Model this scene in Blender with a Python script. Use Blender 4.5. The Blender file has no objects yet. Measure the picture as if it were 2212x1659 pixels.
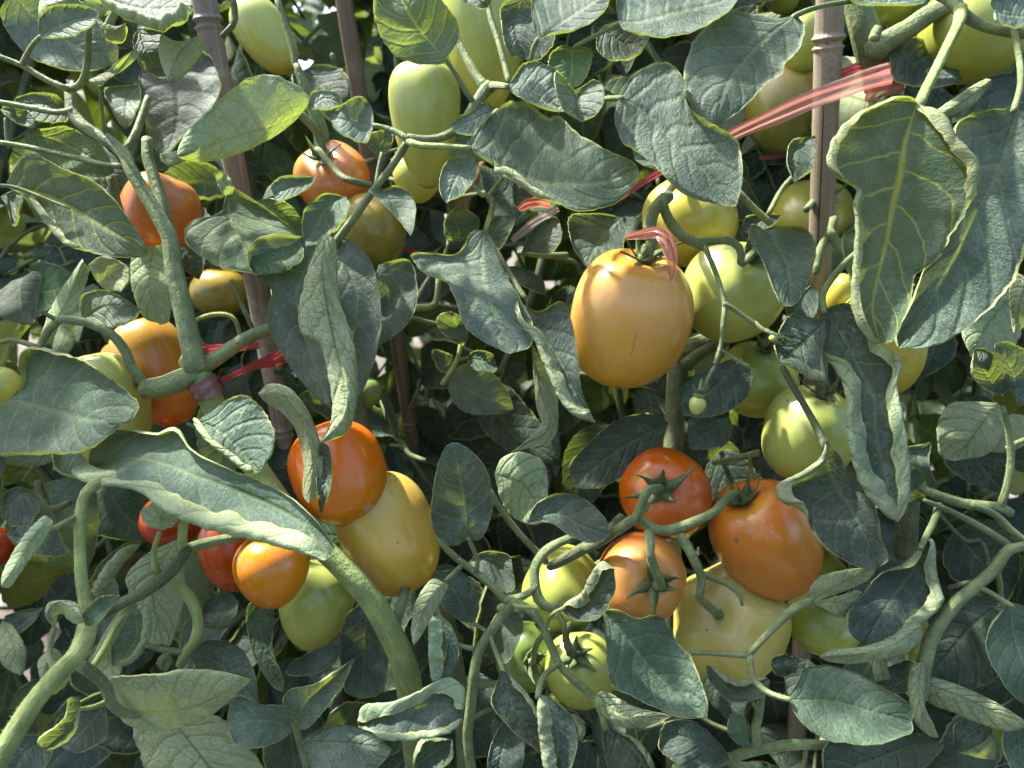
import bpy, math, random
import numpy as np
from mathutils import Vector, Matrix

# ------------------------------------------------------------------ camera, sky, sun, exposure
scene = bpy.context.scene
COL = scene.collection
PITCH = math.radians(18.0)
CAM = np.array([0.0, 0.0, 0.80])
FWD = np.array([0.0, math.cos(PITCH), -math.sin(PITCH)])
UPV = np.array([0.0, math.sin(PITCH), math.cos(PITCH)])
RGT = np.array([1.0, 0.0, 0.0])
K = 1.375 / 2212.0                       # width of the view per unit of depth, over the survey width

cam_data = bpy.data.cameras.new("camera")
cam = bpy.data.objects.new("camera", cam_data)
COL.objects.link(cam)
cam.location = CAM
cam.rotation_euler = (math.radians(90) - PITCH, 0, 0)
cam_data.sensor_width = 36.0
cam_data.lens = 36.0 / 1.375
cam_data.clip_start = 0.01
cam_data.clip_end = 400.0
cam_data.dof.use_dof = True
cam_data.dof.focus_distance = 0.415
cam_data.dof.aperture_fstop = 10.0
scene.camera = cam

SUN = np.array([-0.50, 0.30, 0.81]); SUN = SUN / np.linalg.norm(SUN)
world = bpy.data.worlds.new("World"); scene.world = world
world.use_nodes = True
wn = world.node_tree.nodes; wl = world.node_tree.links
wn.clear()
sky = wn.new("ShaderNodeTexSky"); sky.sky_type = 'NISHITA'; sky.sun_disc = False
sky.sun_elevation = math.asin(SUN[2]); sky.sun_rotation = math.atan2(SUN[0], SUN[1])
sky.dust_density = 3.0; sky.air_density = 0.75; sky.ozone_density = 1.0
bg = wn.new("ShaderNodeBackground"); bg.inputs[1].default_value = 0.125
wo = wn.new("ShaderNodeOutputWorld")
wl.new(sky.outputs[0], bg.inputs[0]); wl.new(bg.outputs[0], wo.inputs[0])

sun_data = bpy.data.lights.new("sun", 'SUN'); sun_data.energy = 3.6; sun_data.angle = math.radians(1.6)
sun_data.color = (1.0, 0.955, 0.885)
sun = bpy.data.objects.new("sun", sun_data); COL.objects.link(sun)
sun.rotation_euler = Vector(-SUN).to_track_quat('-Z', 'Y').to_euler()
sun.location = (-3, 2, 5)

scene.view_settings.view_transform = 'Standard'
scene.view_settings.look = 'None'
scene.view_settings.exposure = 2.68
scene.view_settings.gamma = 1.0
scene.cycles.max_bounces = 5
scene.cycles.diffuse_bounces = 2
scene.cycles.transmission_bounces = 3
scene.cycles.transparent_max_bounces = 8
scene.cycles.sample_clamp_indirect = 6.0

RNG = np.random.default_rng(7)
random.seed(7)

# ------------------------------------------------------------------ small helpers
def P(x, y, d):
    """survey coordinates of the photograph plus a depth in metres -> world point"""
    return CAM + RGT * ((x - 1106.0) * K * d) + UPV * ((829.5 - y) * K * d) + FWD * d

def to_cam(v):
    """direction given as right / up / towards the viewer -> world direction"""
    w = RGT * v[0] + UPV * v[1] - FWD * v[2]
    return w / np.linalg.norm(w)

def spline(pts, n, per=14):
    """Catmull-Rom through the points, resampled evenly by length"""
    p = np.asarray(pts, float)
    if len(p) == 2:
        dense = np.linspace(p[0], p[1], 40)
    else:
        q = np.vstack([2 * p[0] - p[1], p, 2 * p[-1] - p[-2]])
        out = []
        u = np.linspace(0, 1, per, endpoint=False)[:, None]
        for i in range(len(p) - 1):
            a, b, c, e = q[i], q[i + 1], q[i + 2], q[i + 3]
            out.append(0.5 * (2 * b + (c - a) * u + (2 * a - 5 * b + 4 * c - e) * u * u + (3 * b - a - 3 * c + e) * u ** 3))
        dense = np.vstack(out + [p[-1:]])
    seg = np.linalg.norm(np.diff(dense, axis=0), axis=1)
    s = np.concatenate([[0], np.cumsum(seg)])
    s /= max(s[-1], 1e-9)
    t = np.linspace(0, 1, n)
    return np.stack([np.interp(t, s, dense[:, k]) for k in range(dense.shape[1])], 1)

def wob(t, rng, freqs, amp=1.0):
    r = np.zeros_like(t)
    for f in freqs:
        r += np.sin(t * f * 2 * math.pi + rng.uniform(0, 6.28)) * rng.uniform(0.5, 1.0)
    return amp * r / len(freqs)

def nrm(v):
    return v / np.maximum(np.linalg.norm(v, axis=-1, keepdims=True), 1e-9)

def make_mesh(name, verts, faces, uv=None, uv2=None, smooth=True, mats=(), mat_idx=None):
    me = bpy.data.meshes.new(name)
    me.from_pydata([tuple(v) for v in verts], [], faces)
    loops = np.empty(len(me.loops), int); me.loops.foreach_get("vertex_index", loops)
    for nm, data in (("UVMap", uv), ("Size", uv2)):
        if data is not None:
            l = me.uv_layers.new(name=nm)
            l.data.foreach_set("uv", np.asarray(data)[loops].astype(np.float32).ravel())
    for m in mats: me.materials.append(m)
    if mat_idx is not None: me.polygons.foreach_set("material_index", mat_idx)
    if smooth: me.polygons.foreach_set("use_smooth", [True] * len(me.polygons))
    me.update()
    return me

def link(name, me, parent=None, center=True, label=None):
    """link a mesh given in world coordinates as one object, its origin at its own middle"""
    c = Vector((0, 0, 0))
    if center and len(me.vertices):
        co = np.empty(len(me.vertices) * 3); me.vertices.foreach_get("co", co); co = co.reshape(-1, 3)
        m = co.mean(0); co -= m; me.vertices.foreach_set("co", co.ravel()); c = Vector(m)
    o = bpy.data.objects.new(name, me); COL.objects.link(o)
    if parent is not None:
        o.parent = parent
        pl = parent.location.copy()
        pp = parent.parent
        while pp is not None:
            pl += pp.location; pp = pp.parent
        c = c - pl
    o.location = c
    if label: o["label"] = label
    return o

def tag(o, label, cat, group=None, kind=None):
    if label: o["label"] = label
    if cat: o["category"] = cat
    if group: o["group"] = group
    if kind: o["kind"] = kind
    return o

def root(name, loc, label, cat, group=None):
    o = bpy.data.objects.new(name, None); COL.objects.link(o); o.location = loc
    o.empty_display_size = 0.05
    return tag(o, label, cat, group)

# ------------------------------------------------------------------ material helpers
def new_mat(name):
    m = bpy.data.materials.new(name); m.use_nodes = True
    nt = m.node_tree; nt.nodes.clear()
    return m, nt
class G:
    """terse node building"""
    def __init__(s, nt): s.nt = nt
    def n(s, t, **kw):
        x = s.nt.nodes.new(t)
        for k, v in kw.items(): setattr(x, k, v)
        return x
    def set(s, sock, v):
        if hasattr(v, "is_output") or hasattr(v, "links"): s.nt.links.new(v, sock)
        else: sock.default_value = v
    def math(s, op, a, b=0.0, c=0.0, clamp=False):
        x = s.n("ShaderNodeMath", operation=op); x.use_clamp = clamp
        s.set(x.inputs[0], a); s.set(x.inputs[1], b); s.set(x.inputs[2], c)
        return x.outputs[0]
    def smooth(s, v, a, b, lo=0.0, hi=1.0):
        x = s.n("ShaderNodeMapRange", interpolation_type='SMOOTHSTEP')
        s.set(x.inputs[0], v); x.inputs[1].default_value = a; x.inputs[2].default_value = b
        x.inputs[3].default_value = lo; x.inputs[4].default_value = hi
        return x.outputs[0]
    def mix(s, f, a, b):
        x = s.n("ShaderNodeMix", data_type='RGBA')
        s.set(x.inputs[0], f); s.set(x.inputs[6], a); s.set(x.inputs[7], b)
        return x.outputs[2]
    def noise(s, vec, scale, detail=3.0, rough=0.5, dist=0.0, dim='3D'):
        x = s.n("ShaderNodeTexNoise"); x.noise_dimensions = dim
        if vec is not None: s.nt.links.new(vec, x.inputs["Vector"])
        x.inputs["Scale"].default_value = scale; x.inputs["Detail"].default_value = detail
        x.inputs["Roughness"].default_value = rough; x.inputs["Distortion"].default_value = dist
        return x.outputs[0]
    def voro(s, vec, scale, feature='F1', rnd=1.0):
        x = s.n("ShaderNodeTexVoronoi", feature=feature)
        if vec is not None: s.nt.links.new(vec, x.inputs["Vector"])
        x.inputs["Scale"].default_value = scale; x.inputs["Randomness"].default_value = rnd
        return x.outputs["Distance"]
    def vadd(s, a, b):
        x = s.n("ShaderNodeVectorMath", operation='ADD'); s.set(x.inputs[0], a); s.set(x.inputs[1], b); return x.outputs[0]
    def comb(s, x_, y_, z_=0.0):
        x = s.n("ShaderNodeCombineXYZ"); s.set(x.inputs[0], x_); s.set(x.inputs[1], y_); s.set(x.inputs[2], z_); return x.outputs[0]
    def ramp(s, f, stops, interp='LINEAR'):
        x = s.n("ShaderNodeValToRGB"); x.color_ramp.interpolation = interp
        el = x.color_ramp.elements
        while len(el) < len(stops): el.new(0.5)
        for e, (p, c) in zip(el, stops): e.position = p; e.color = (*c, 1)
        s.set(x.inputs[0], f); return x.outputs[0]
    def bump(s, h, strength, dist, normal=None):
        x = s.n("ShaderNodeBump"); x.inputs["Strength"].default_value = strength; x.inputs["Distance"].default_value = dist
        s.nt.links.new(h, x.inputs["Height"])
        if normal is not None: s.nt.links.new(normal, x.inputs["Normal"])
        return x.outputs[0]
def rgb(c): return (c[0], c[1], c[2], 1.0)

# ------------------------------------------------------------------ leaf material (two sided blade: grey-green dusty top, paler netted underside)
def leaf_material(name, top=(0.045, 0.078, 0.056), top2=(0.070, 0.115, 0.074), under=(0.33, 0.39, 0.255), dust=0.40,
                  trans=(0.32, 0.43, 0.05), tfac=0.25, pale_vein=0.25, vein=(0.20, 0.27, 0.10)):
    m, nt = new_mat(name); g = G(nt)
    uv = g.n("ShaderNodeUVMap", uv_map="UVMap").outputs[0]
    sz = g.n("ShaderNodeUVMap", uv_map="Size").outputs[0]
    info = g.n("ShaderNodeObjectInfo").outputs["Random"]
    geo = g.n("ShaderNodeNewGeometry"); back = geo.outputs["Backfacing"]
    sep = g.n("ShaderNodeSeparateXYZ"); nt.links.new(uv, sep.inputs[0])
    su, v = sep.outputs[0], sep.outputs[1]
    seed = g.comb(g.math('MULTIPLY', info, 37.0), g.math('MULTIPLY', info, 11.0), g.math('MULTIPLY', info, 5.0))
    size = g.vadd(sz, seed)
    wobble = g.noise(size, 60.0, 2.0)
    a = g.math('ABSOLUTE', su)
    side = g.math('GREATER_THAN', su, 0.0)
    # side veins leave the midrib and sweep towards the tip
    ph = g.math('MULTIPLY', v, 6.5)
    ph = g.math('SUBTRACT', ph, g.math('MULTIPLY', g.math('POWER', a, 1.25), 1.75))
    ph = g.math('ADD', ph, g.math('MULTIPLY', side, 0.43))
    ph = g.math('ADD', ph, g.math('MULTIPLY', wobble, 0.45))
    dv = g.math('PINGPONG', ph, 0.5)                     # 0 on a vein
    lat = g.smooth(dv, 0.0, 0.060, 1.0, 0.0)
    lat_wide = g.smooth(dv, 0.0, 0.22, 1.0, 0.0)
    mid = g.smooth(a, 0.012, 0.055, 1.0, 0.0)
    mid_wide = g.smooth(a, 0.0, 0.16, 1.0, 0.0)
    warp = g.n("ShaderNodeTexNoise"); nt.links.new(size, warp.inputs["Vector"]); warp.inputs["Scale"].default_value = 120.0
    wv = g.n("ShaderNodeVectorMath", operation='SCALE'); nt.links.new(warp.outputs[1], wv.inputs[0]); wv.inputs["Scale"].default_value = 0.006
    size_w = g.vadd(size, wv.outputs[0])
    net1 = g.smooth(g.voro(size_w, 210.0, 'DISTANCE_TO_EDGE'), 0.0, 0.095, 1.0, 0.0)
    net1 = g.math('MULTIPLY', net1, g.smooth(g.noise(size, 90.0, 2.0), 0.30, 0.62, 0.25, 1.0))
    net2 = g.smooth(g.voro(size_w, 430.0, 'DISTANCE_TO_EDGE'), 0.0, 0.14, 1.0, 0.0)
    net = g.math('MAXIMUM', g.math('MULTIPLY', net1, 0.75), g.math('MULTIPLY', net2, 0.30))
    veins = g.math('MAXIMUM', g.math('MAXIMUM', lat, mid), net)
    big = g.math('MAXIMUM', lat, mid)
    # colour of the top
    n1 = g.noise(size, 38.0, 4.0, 0.6)
    fine = g.noise(size, 1500.0, 2.0, 0.6)
    ct = g.mix(g.smooth(n1, 0.35, 0.68), rgb(top), rgb(top2))
    ct = g.mix(g.math('MULTIPLY', big, pale_vein), ct, rgb(vein))
    dmask = g.math('MULTIPLY', g.smooth(g.noise(size, 75.0, 5.0, 0.65), 0.36, 0.78), g.smooth(fine, 0.38, 0.66))
    dmask = g.math('ADD', g.math('MULTIPLY', dmask, dust), 0.06 * dust)
    ct = g.mix(dmask, ct, (0.35, 0.395, 0.33, 1))
    ct = g.mix(g.math('MULTIPLY', g.math('MAXIMUM', net1, g.math('MULTIPLY', net2, 0.5)), g.smooth(n1, 0.40, 0.70, 0.10, 0.42)), ct, (0.34, 0.40, 0.33, 1))
    ct = g.mix(g.smooth(g.noise(size, 900.0, 2.0, 0.7), 0.54, 0.72, 0.0, 0.10 + 0.50 * dust), ct, (0.35, 0.40, 0.34, 1))
    spray = g.smooth(g.noise(size, 26.0, 3.0, 0.7, 1.5), 0.66, 0.76, 0.0, 0.42)
    ct = g.mix(g.math('MULTIPLY', spray, g.smooth(fine, 0.25, 0.55)), ct, (0.40, 0.49, 0.50, 1))
    spots = g.smooth(g.voro(size, 300.0), 0.05, 0.09, 0.75, 0.0)
    spots = g.math('MULTIPLY', spots, g.smooth(g.noise(size, 45.0, 2.0), 0.56, 0.66))
    ct = g.mix(spots, ct, (0.018, 0.020, 0.014, 1))
    # colour of the underside
    cu = g.mix(g.smooth(n1, 0.35, 0.7), rgb(under), (under[0] * 1.18, under[1] * 1.12, under[2] * 1.10, 1))
    cu = g.mix(g.math('MULTIPLY', g.math('MAXIMUM', net, g.math('MULTIPLY', big, 1.1)), 0.72, clamp=True), cu, (0.110, 0.160, 0.060, 1))
    c = g.mix(back, ct, cu)
    # pale, slightly dried margin
    rim = g.smooth(g.math('ADD', a, g.math('MULTIPLY', g.math('SUBTRACT', wobble, 0.5), 0.05)), 0.935, 0.985)
    tipn = g.math('MULTIPLY', g.smooth(v, 0.90, 1.0), g.smooth(n1, 0.50, 0.70))
    rim = g.math('MAXIMUM', g.math('MULTIPLY', rim, 0.75), g.math('MULTIPLY', tipn, 0.5))
    c = g.mix(rim, c, (0.42, 0.44, 0.22, 1))
    # yellowing and browning patches on some leaves
    yel = g.math('MULTIPLY', g.smooth(g.noise(size, 20.0, 3.0, 0.6), 0.60, 0.78), g.smooth(info, 0.45, 1.0))
    c = g.mix(g.math('MULTIPLY', yel, 0.30), c, (0.26, 0.30, 0.07, 1))
    # each leaf a little different
    hs = g.n("ShaderNodeHueSaturation"); nt.links.new(c, hs.inputs["Color"])
    hs.inputs["Hue"].default_value = 0.5
    g.set(hs.inputs["Hue"], g.math('ADD', g.math('MULTIPLY', info, 0.030), 0.484))
    g.set(hs.inputs["Value"], g.math('ADD', g.math('MULTIPLY', info, 0.25), 0.59))
    hs.inputs["Saturation"].default_value = 1.2
    c = hs.outputs[0]
    # relief: sunken veins above, raised below, puckered blade, felt
    sgn = g.math('SUBTRACT', 1.0, g.math('MULTIPLY', back, 2.0))
    hgt = g.math('MULTIPLY', g.math('ADD', g.math('MULTIPLY', lat_wide, 1.0), g.math('ADD', g.math('MULTIPLY', mid_wide, 1.1), g.math('MULTIPLY', net1, g.math('ADD', 0.12, g.math('MULTIPLY', back, 0.30))))), g.math('MULTIPLY', sgn, -1.0))
    mpw = g.n("ShaderNodeMapping"); nt.links.new(size, mpw.inputs[0]); mpw.inputs["Scale"].default_value = (0.55, 1.5, 1.0); mpw.inputs["Rotation"].default_value = (0, 0, 0.5)
    hgt = g.math('ADD', hgt, g.math('MULTIPLY', g.noise(mpw.outputs[0], 240.0, 4.0, 0.68, 0.8), 2.3))
    hgt = g.math('ADD', hgt, g.math('MULTIPLY', net2, -0.10))
    bn = g.bump(hgt, 0.9, 0.0007)
    nt.nodes[-1].inputs['Strength'].default_value = 0.9
    g.set(nt.nodes[-1].inputs['Strength'], g.math('ADD', g.math('MULTIPLY', g.math('FRACT', g.math('MULTIPLY', info, 7.3)), 0.65), 0.30))
    bn = g.bump(g.noise(size, 800.0, 2.0, 0.6), 0.5, 0.0004, bn)
    pb = g.n("ShaderNodeBsdfPrincipled")
    nt.links.new(c, pb.inputs["Base Color"]); nt.links.new(bn, pb.inputs["Normal"])
    pb.inputs["Roughness"].default_value = 0.55
    pb.inputs["Specular IOR Level"].default_value = 0.07
    pb.inputs["Sheen Weight"].default_value = 0.0; pb.inputs["Sheen Roughness"].default_value = 0.45
    pb.inputs["Sheen Tint"].default_value = (0.85, 0.92, 0.88, 1)
    tr = g.n("ShaderNodeBsdfTranslucent")
    trans = [q * 0.8 for q in trans]
    tcol = g.mix(g.math('MULTIPLY', big, 0.8), rgb(trans), (0.50, 0.58, 0.09, 1))
    tcol = g.mix(g.math('MULTIPLY', net1, 0.35), tcol, (0.13, 0.21, 0.012, 1))
    nt.links.new(tcol, tr.inputs["Color"]); nt.links.new(bn, tr.inputs["Normal"])
    ms = g.n("ShaderNodeMixShader"); ms.inputs[0].default_value = tfac
    nt.links.new(pb.outputs[0], ms.inputs[1]); nt.links.new(tr.outputs[0], ms.inputs[2])
    out = g.n("ShaderNodeOutputMaterial"); nt.links.new(ms.outputs[0], out.inputs[0])
    return m
M_LEAF = leaf_material("leaf_grey_green")
M_LEAF_FRESH = leaf_material("leaf_fresh", top=(0.044, 0.086, 0.046), top2=(0.070, 0.128, 0.056), dust=0.22, tfac=0.28, pale_vein=0.6)
M_LEAF_DUSTY = leaf_material("leaf_dusty", top=(0.058, 0.085, 0.068), top2=(0.088, 0.125, 0.088), dust=0.62, tfac=0.20, pale_vein=0.28)
M_LEAF_SLATE = leaf_material("leaf_slate", top=(0.030, 0.046, 0.042), top2=(0.046, 0.070, 0.056), under=(0.29, 0.35, 0.235), dust=0.34, tfac=0.20, pale_vein=0.22)
M_LEAF_SHADE = leaf_material("leaf_shade_dark", top=(0.020, 0.034, 0.024), top2=(0.030, 0.048, 0.030), under=(0.13, 0.17, 0.105), dust=0.14, trans=(0.22, 0.32, 0.02), tfac=0.15, pale_vein=0.2)  # leaf colour darkened to put deep shade into the filler foliage
M_LEAF_VEIN = leaf_material("leaf_yellow_veined", top=(0.060, 0.100, 0.066), top2=(0.090, 0.140, 0.085), dust=0.45, tfac=0.34, pale_vein=0.75, vein=(0.34, 0.40, 0.10))
LM = {'v': M_LEAF_VEIN, 'k': M_LEAF_SHADE, 'g': M_LEAF, 'f': M_LEAF_FRESH, 'd': M_LEAF_DUSTY, 's': M_LEAF_SLATE}

def stem_material(name, c1, c2, rough=0.5):
    m, nt = new_mat(name); g = G(nt)
    tc = g.n("ShaderNodeTexCoord").outputs["Object"]
    uv = g.n("ShaderNodeUVMap", uv_map="UVMap").outputs[0]
    mp = g.n("ShaderNodeMapping"); nt.links.new(uv, mp.inputs[0]); mp.inputs["Scale"].default_value = (6.0, 22.0, 1.0)
    streak = g.noise(mp.outputs[0], 3.0, 3.0, 0.6)
    n1 = g.noise(tc, 60.0, 4.0, 0.6)
    c = g.mix(g.smooth(n1, 0.35, 0.7), (c1[0] * 0.72, c1[1] * 0.75, c1[2] * 0.8, 1), rgb(c2))
    c = g.mix(g.smooth(g.noise(tc, 190.0, 3.0, 0.6), 0.45, 0.70, 0.0, 0.5), c, (c1[0] * 0.6, c1[1] * 0.62, c1[2] * 0.7, 1))
    c = g.mix(g.smooth(streak, 0.5, 0.75, 0.0, 0.35), c, (c2[0] * 1.5, c2[1] * 1.35, c2[2] * 1.3, 1))
    dots = g.smooth(g.voro(tc, 260.0), 0.10, 0.22, 0.45, 0.0)
    dots = g.math('MULTIPLY', dots, g.smooth(g.noise(tc, 300.0, 1.0), 0.50, 0.62))
    c = g.mix(dots, c, (0.36, 0.42, 0.24, 1))
    fine = g.noise(tc, 1400.0, 2.0, 0.6)
    c = g.mix(g.smooth(fine, 0.48, 0.75, 0.0, 0.38), c, (0.24, 0.28, 0.20, 1))
    grime = g.smooth(g.noise(tc, 34.0, 3.0, 0.6), 0.60, 0.80, 0.0, 0.35)
    c = g.mix(grime, c, (0.07, 0.06, 0.04, 1))
    h = g.math('ADD', g.math('MULTIPLY', streak, 1.0), g.math('MULTIPLY', fine, 0.4))
    h = g.math('ADD', h, g.math('MULTIPLY', g.noise(tc, 330.0, 2.0, 0.6), 1.2))
    bn = g.bump(h, 0.9, 0.0008)
    pb = g.n("ShaderNodeBsdfPrincipled"); nt.links.new(c, pb.inputs["Base Color"]); nt.links.new(bn, pb.inputs["Normal"])
    pb.inputs["Roughness"].default_value = rough; pb.inputs["Specular IOR Level"].default_value = 0.09
    pb.inputs["Sheen Weight"].default_value = 0.04; pb.inputs["Sheen Roughness"].default_value = 0.35
    pb.inputs["Sheen Tint"].default_value = (0.95, 0.95, 0.65, 1)
    pb.inputs["Subsurface Weight"].default_value = 0.15; pb.inputs["Subsurface Radius"].default_value = (0.5, 0.8, 0.2)
    pb.inputs["Subsurface Scale"].default_value = 0.003
    out = g.n("ShaderNodeOutputMaterial"); nt.links.new(pb.outputs[0], out.inputs[0])
    return m
M_STEM = stem_material("stem_green", (0.118, 0.150, 0.058), (0.170, 0.205, 0.090))
M_STEM_FRESH = stem_material("stem_fresh", (0.190, 0.240, 0.070), (0.250, 0.300, 0.105))
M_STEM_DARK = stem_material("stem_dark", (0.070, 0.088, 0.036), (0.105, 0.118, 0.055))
M_CALYX = stem_material("calyx_green", (0.075, 0.105, 0.040), (0.115, 0.145, 0.060))
SM = {'g': M_STEM, 'f': M_STEM_FRESH, 'd': M_STEM_DARK, 'c': M_CALYX}
# ------------------------------------------------------------------ leaf blades
def blade(M3, A3, B3, view, face, roll, rad, seed, mat, m=9, k=8, cup=(0.05, 0.05), wav=1.0, rollp=(None, None), crease=1.0, flap=(0.0, 0.0), name="leaf"):
    """M3 midrib, A3/B3 outer edges (n x 3); view: direction towards the side that is seen; face +1 when that side is the top"""
    rng = np.random.default_rng(seed)
    n = len(M3)
    t = np.linspace(0, 1, n)
    T = nrm(np.gradient(M3, axis=0))
    L = np.linalg.norm(np.diff(M3, axis=0), axis=1).sum()
    sides = []
    NN = []
    for E3 in (A3, B3):
        u = E3 - M3
        w = np.linalg.norm(u, axis=1)
        u = nrm(u)
        nn = nrm(np.cross(T, u))
        sg = np.sign((nn @ view * w).sum()) * face
        nn = nn * sg
        NN.append(nn); sides.append((u, w))
    navg = nrm(NN[0] + NN[1])
    cols = []; us = []; phys = []
    # slow billow of the whole blade
    for si in (0, 1):
        u, w = sides[si]; nn = nrm(NN[si] * 0.8 + navg * 0.2)
        nn = nrm(nn - (nn * u).sum(1, keepdims=True) * u)
        pr = rollp[si]
        if pr is None:
            prof = np.clip(np.minimum(t / 0.12, (1 - t) / 0.10), 0, 1)
        else:
            prof = np.interp(t, np.linspace(0, 1, len(pr)), pr)
        ang = math.radians(roll[si]) * prof * (1.0 + wob(t, rng, (2, 4, 7), 0.14))
        ang = np.clip(ang, 0.0, 5.2)
        r = rad[si] * np.clip(np.minimum(t / 0.10, (1 - t) / 0.10), 0.25, 1) * (1.0 + wob(t, rng, (2, 5, 9), 0.15))
        r = np.minimum(r, 0.46 * w + 1e-5)
        ext = np.where(ang < math.pi / 2, np.sin(ang), 1.0) * r
        w0 = np.maximum(w - ext, 0.02 * w)
        ww = np.maximum(w, 1e-6)
        edge_w = wob(t, rng, (2, 4, 6), 0.055) * wav
        side_off = si * 0.43
        cs = []; ss = []
        fl = np.minimum(flap[si] * np.clip(prof * 1.15 - 0.15, 0, 1) * (1.0 + wob(t, rng, (2, 5, 9), 0.25)), 0.75 * w)
        total = w0 + r * ang + fl
        for j in range(1, m + 1):
            s = (j / m) ** 1.25
            bul = cup[si] * w * 4 * s * (1 - s) * 0.5
            p = M3 + u * (w0 * s)[:, None]
            dist = w0 * s
            # quilting between the side veins
            ph = t * 6.5 - 1.75 * (s ** 1.25) + side_off
            q = (np.abs(np.sin(math.pi * ph)) ** 0.7 - 0.5) * 0.018 * w * np.clip(s * 3, 0, 1) * (1.0 - 0.4 * s)
            rim = edge_w * w * s ** 2
            p = p + nn * (-bul + q * wav + rim)[:, None]
            cs.append(p); ss.append(dist / np.maximum(total, 1e-6))
        base = cs[-1]
        rim_fold = wob(t, rng, (9, 15, 22), 0.16)
        px = base.copy(); prev = 0.0
        for j in range(1, k + 1):
            th = ang * j / k
            thm = ang * (j - 0.5) / k
            step = r * ang / k * (1.0 - 0.30 * j / k)
            px = px + u * (step * np.cos(thm))[:, None] + nn * (step * np.sin(thm))[:, None]
            pk = 0.17 * r * ((np.abs(np.sin(math.pi * (t * 13.0 - 0.9 * j / k + side_off))) ** 0.6) - 0.7) * math.sin(math.pi * j / k) * (r > 0.0012)
            pj = px + u * (pk * np.sin(th))[:, None] - nn * (pk * np.cos(th))[:, None] + nn * (rim_fold * r * 0.22 * np.sin(math.pi * j / k))[:, None] + T * (rim_fold * r * 0.3)[:, None]
            cs.append(pj); ss.append((w0 + r * th) / np.maximum(total, 1e-6))
        if flap[si] > 0:
            for j in range(1, 6):
                th = ang + 0.35 * j / 5
                px = px + (u * np.cos(th)[:, None] + nn * np.sin(th)[:, None]) * (fl / 5)[:, None]
                pk = 0.035 * fl * (np.abs(np.sin(math.pi * (t * 13.0 - 0.9 - 0.5 * j / 5 + side_off))) ** 0.6 - 0.6)
                cs.append(px + nn * pk[:, None]); ss.append((w0 + r * ang + fl * j / 5) / np.maximum(total, 1e-6))
        cols.append(cs); us.append(ss); phys.append(total)
    crs = -0.020 * crease * np.minimum(sides[0][1], sides[1][1])
    midp = M3 + navg * crs[:, None]
    # columns from the outer B edge to the outer A edge
    seq = list(reversed(cols[1])) + [midp] + cols[0]
    su = [-x for x in reversed(us[1])] + [np.zeros(n)] + us[0]
    pw = [-x * phys[1] for x in reversed(us[1])] + [np.zeros(n)] + [x * phys[0] for x in us[0]]
    V = np.stack(seq, 1)                       # n x C x 3
    C = V.shape[1]
    # billow
    ln = np.linspace(-1, 1, C)[None, :]
    bil = (np.sin(t[:, None] * rng.uniform(5, 9) + rng.uniform(0, 6)) * np.sin(ln * rng.uniform(2, 4) + rng.uniform(0, 6))) * 0.016 * L * wav
    bil *= np.clip(np.minimum(t / 0.15, 1), 0, 1)[:, None]
    V = V + navg[:, None, :] * bil[:, :, None]
    uv = np.stack([np.stack(su, 1), np.repeat(t[:, None], C, 1)], -1)
    uv2 = np.stack([np.stack(pw, 1), np.repeat((t * L)[:, None], C, 1)], -1)
    i = np.arange(n - 1)[:, None]; j = np.arange(C - 1)[None, :]
    a = i * C + j
    F = np.stack([a, a + 1, a + C + 1, a + C], -1).reshape(-1, 4)
    Vf = V.reshape(-1, 3)
    # face the top outward
    c0 = len(cols[1]); mid_faces = F.reshape(n - 1, C - 1, 4)[:, c0 - 4:c0 + 4].reshape(-1, 4)
    q = Vf[mid_faces]
    fn = np.cross(q[:, 2] - q[:, 0], q[:, 3] - q[:, 1])
    if (fn @ navg.mean(0)).sum() < 0: F = F[:, ::-1]
    return make_mesh(name, Vf, F.tolist(), uv.reshape(-1, 2), uv2.reshape(-1, 2), True, (mat,))

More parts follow.
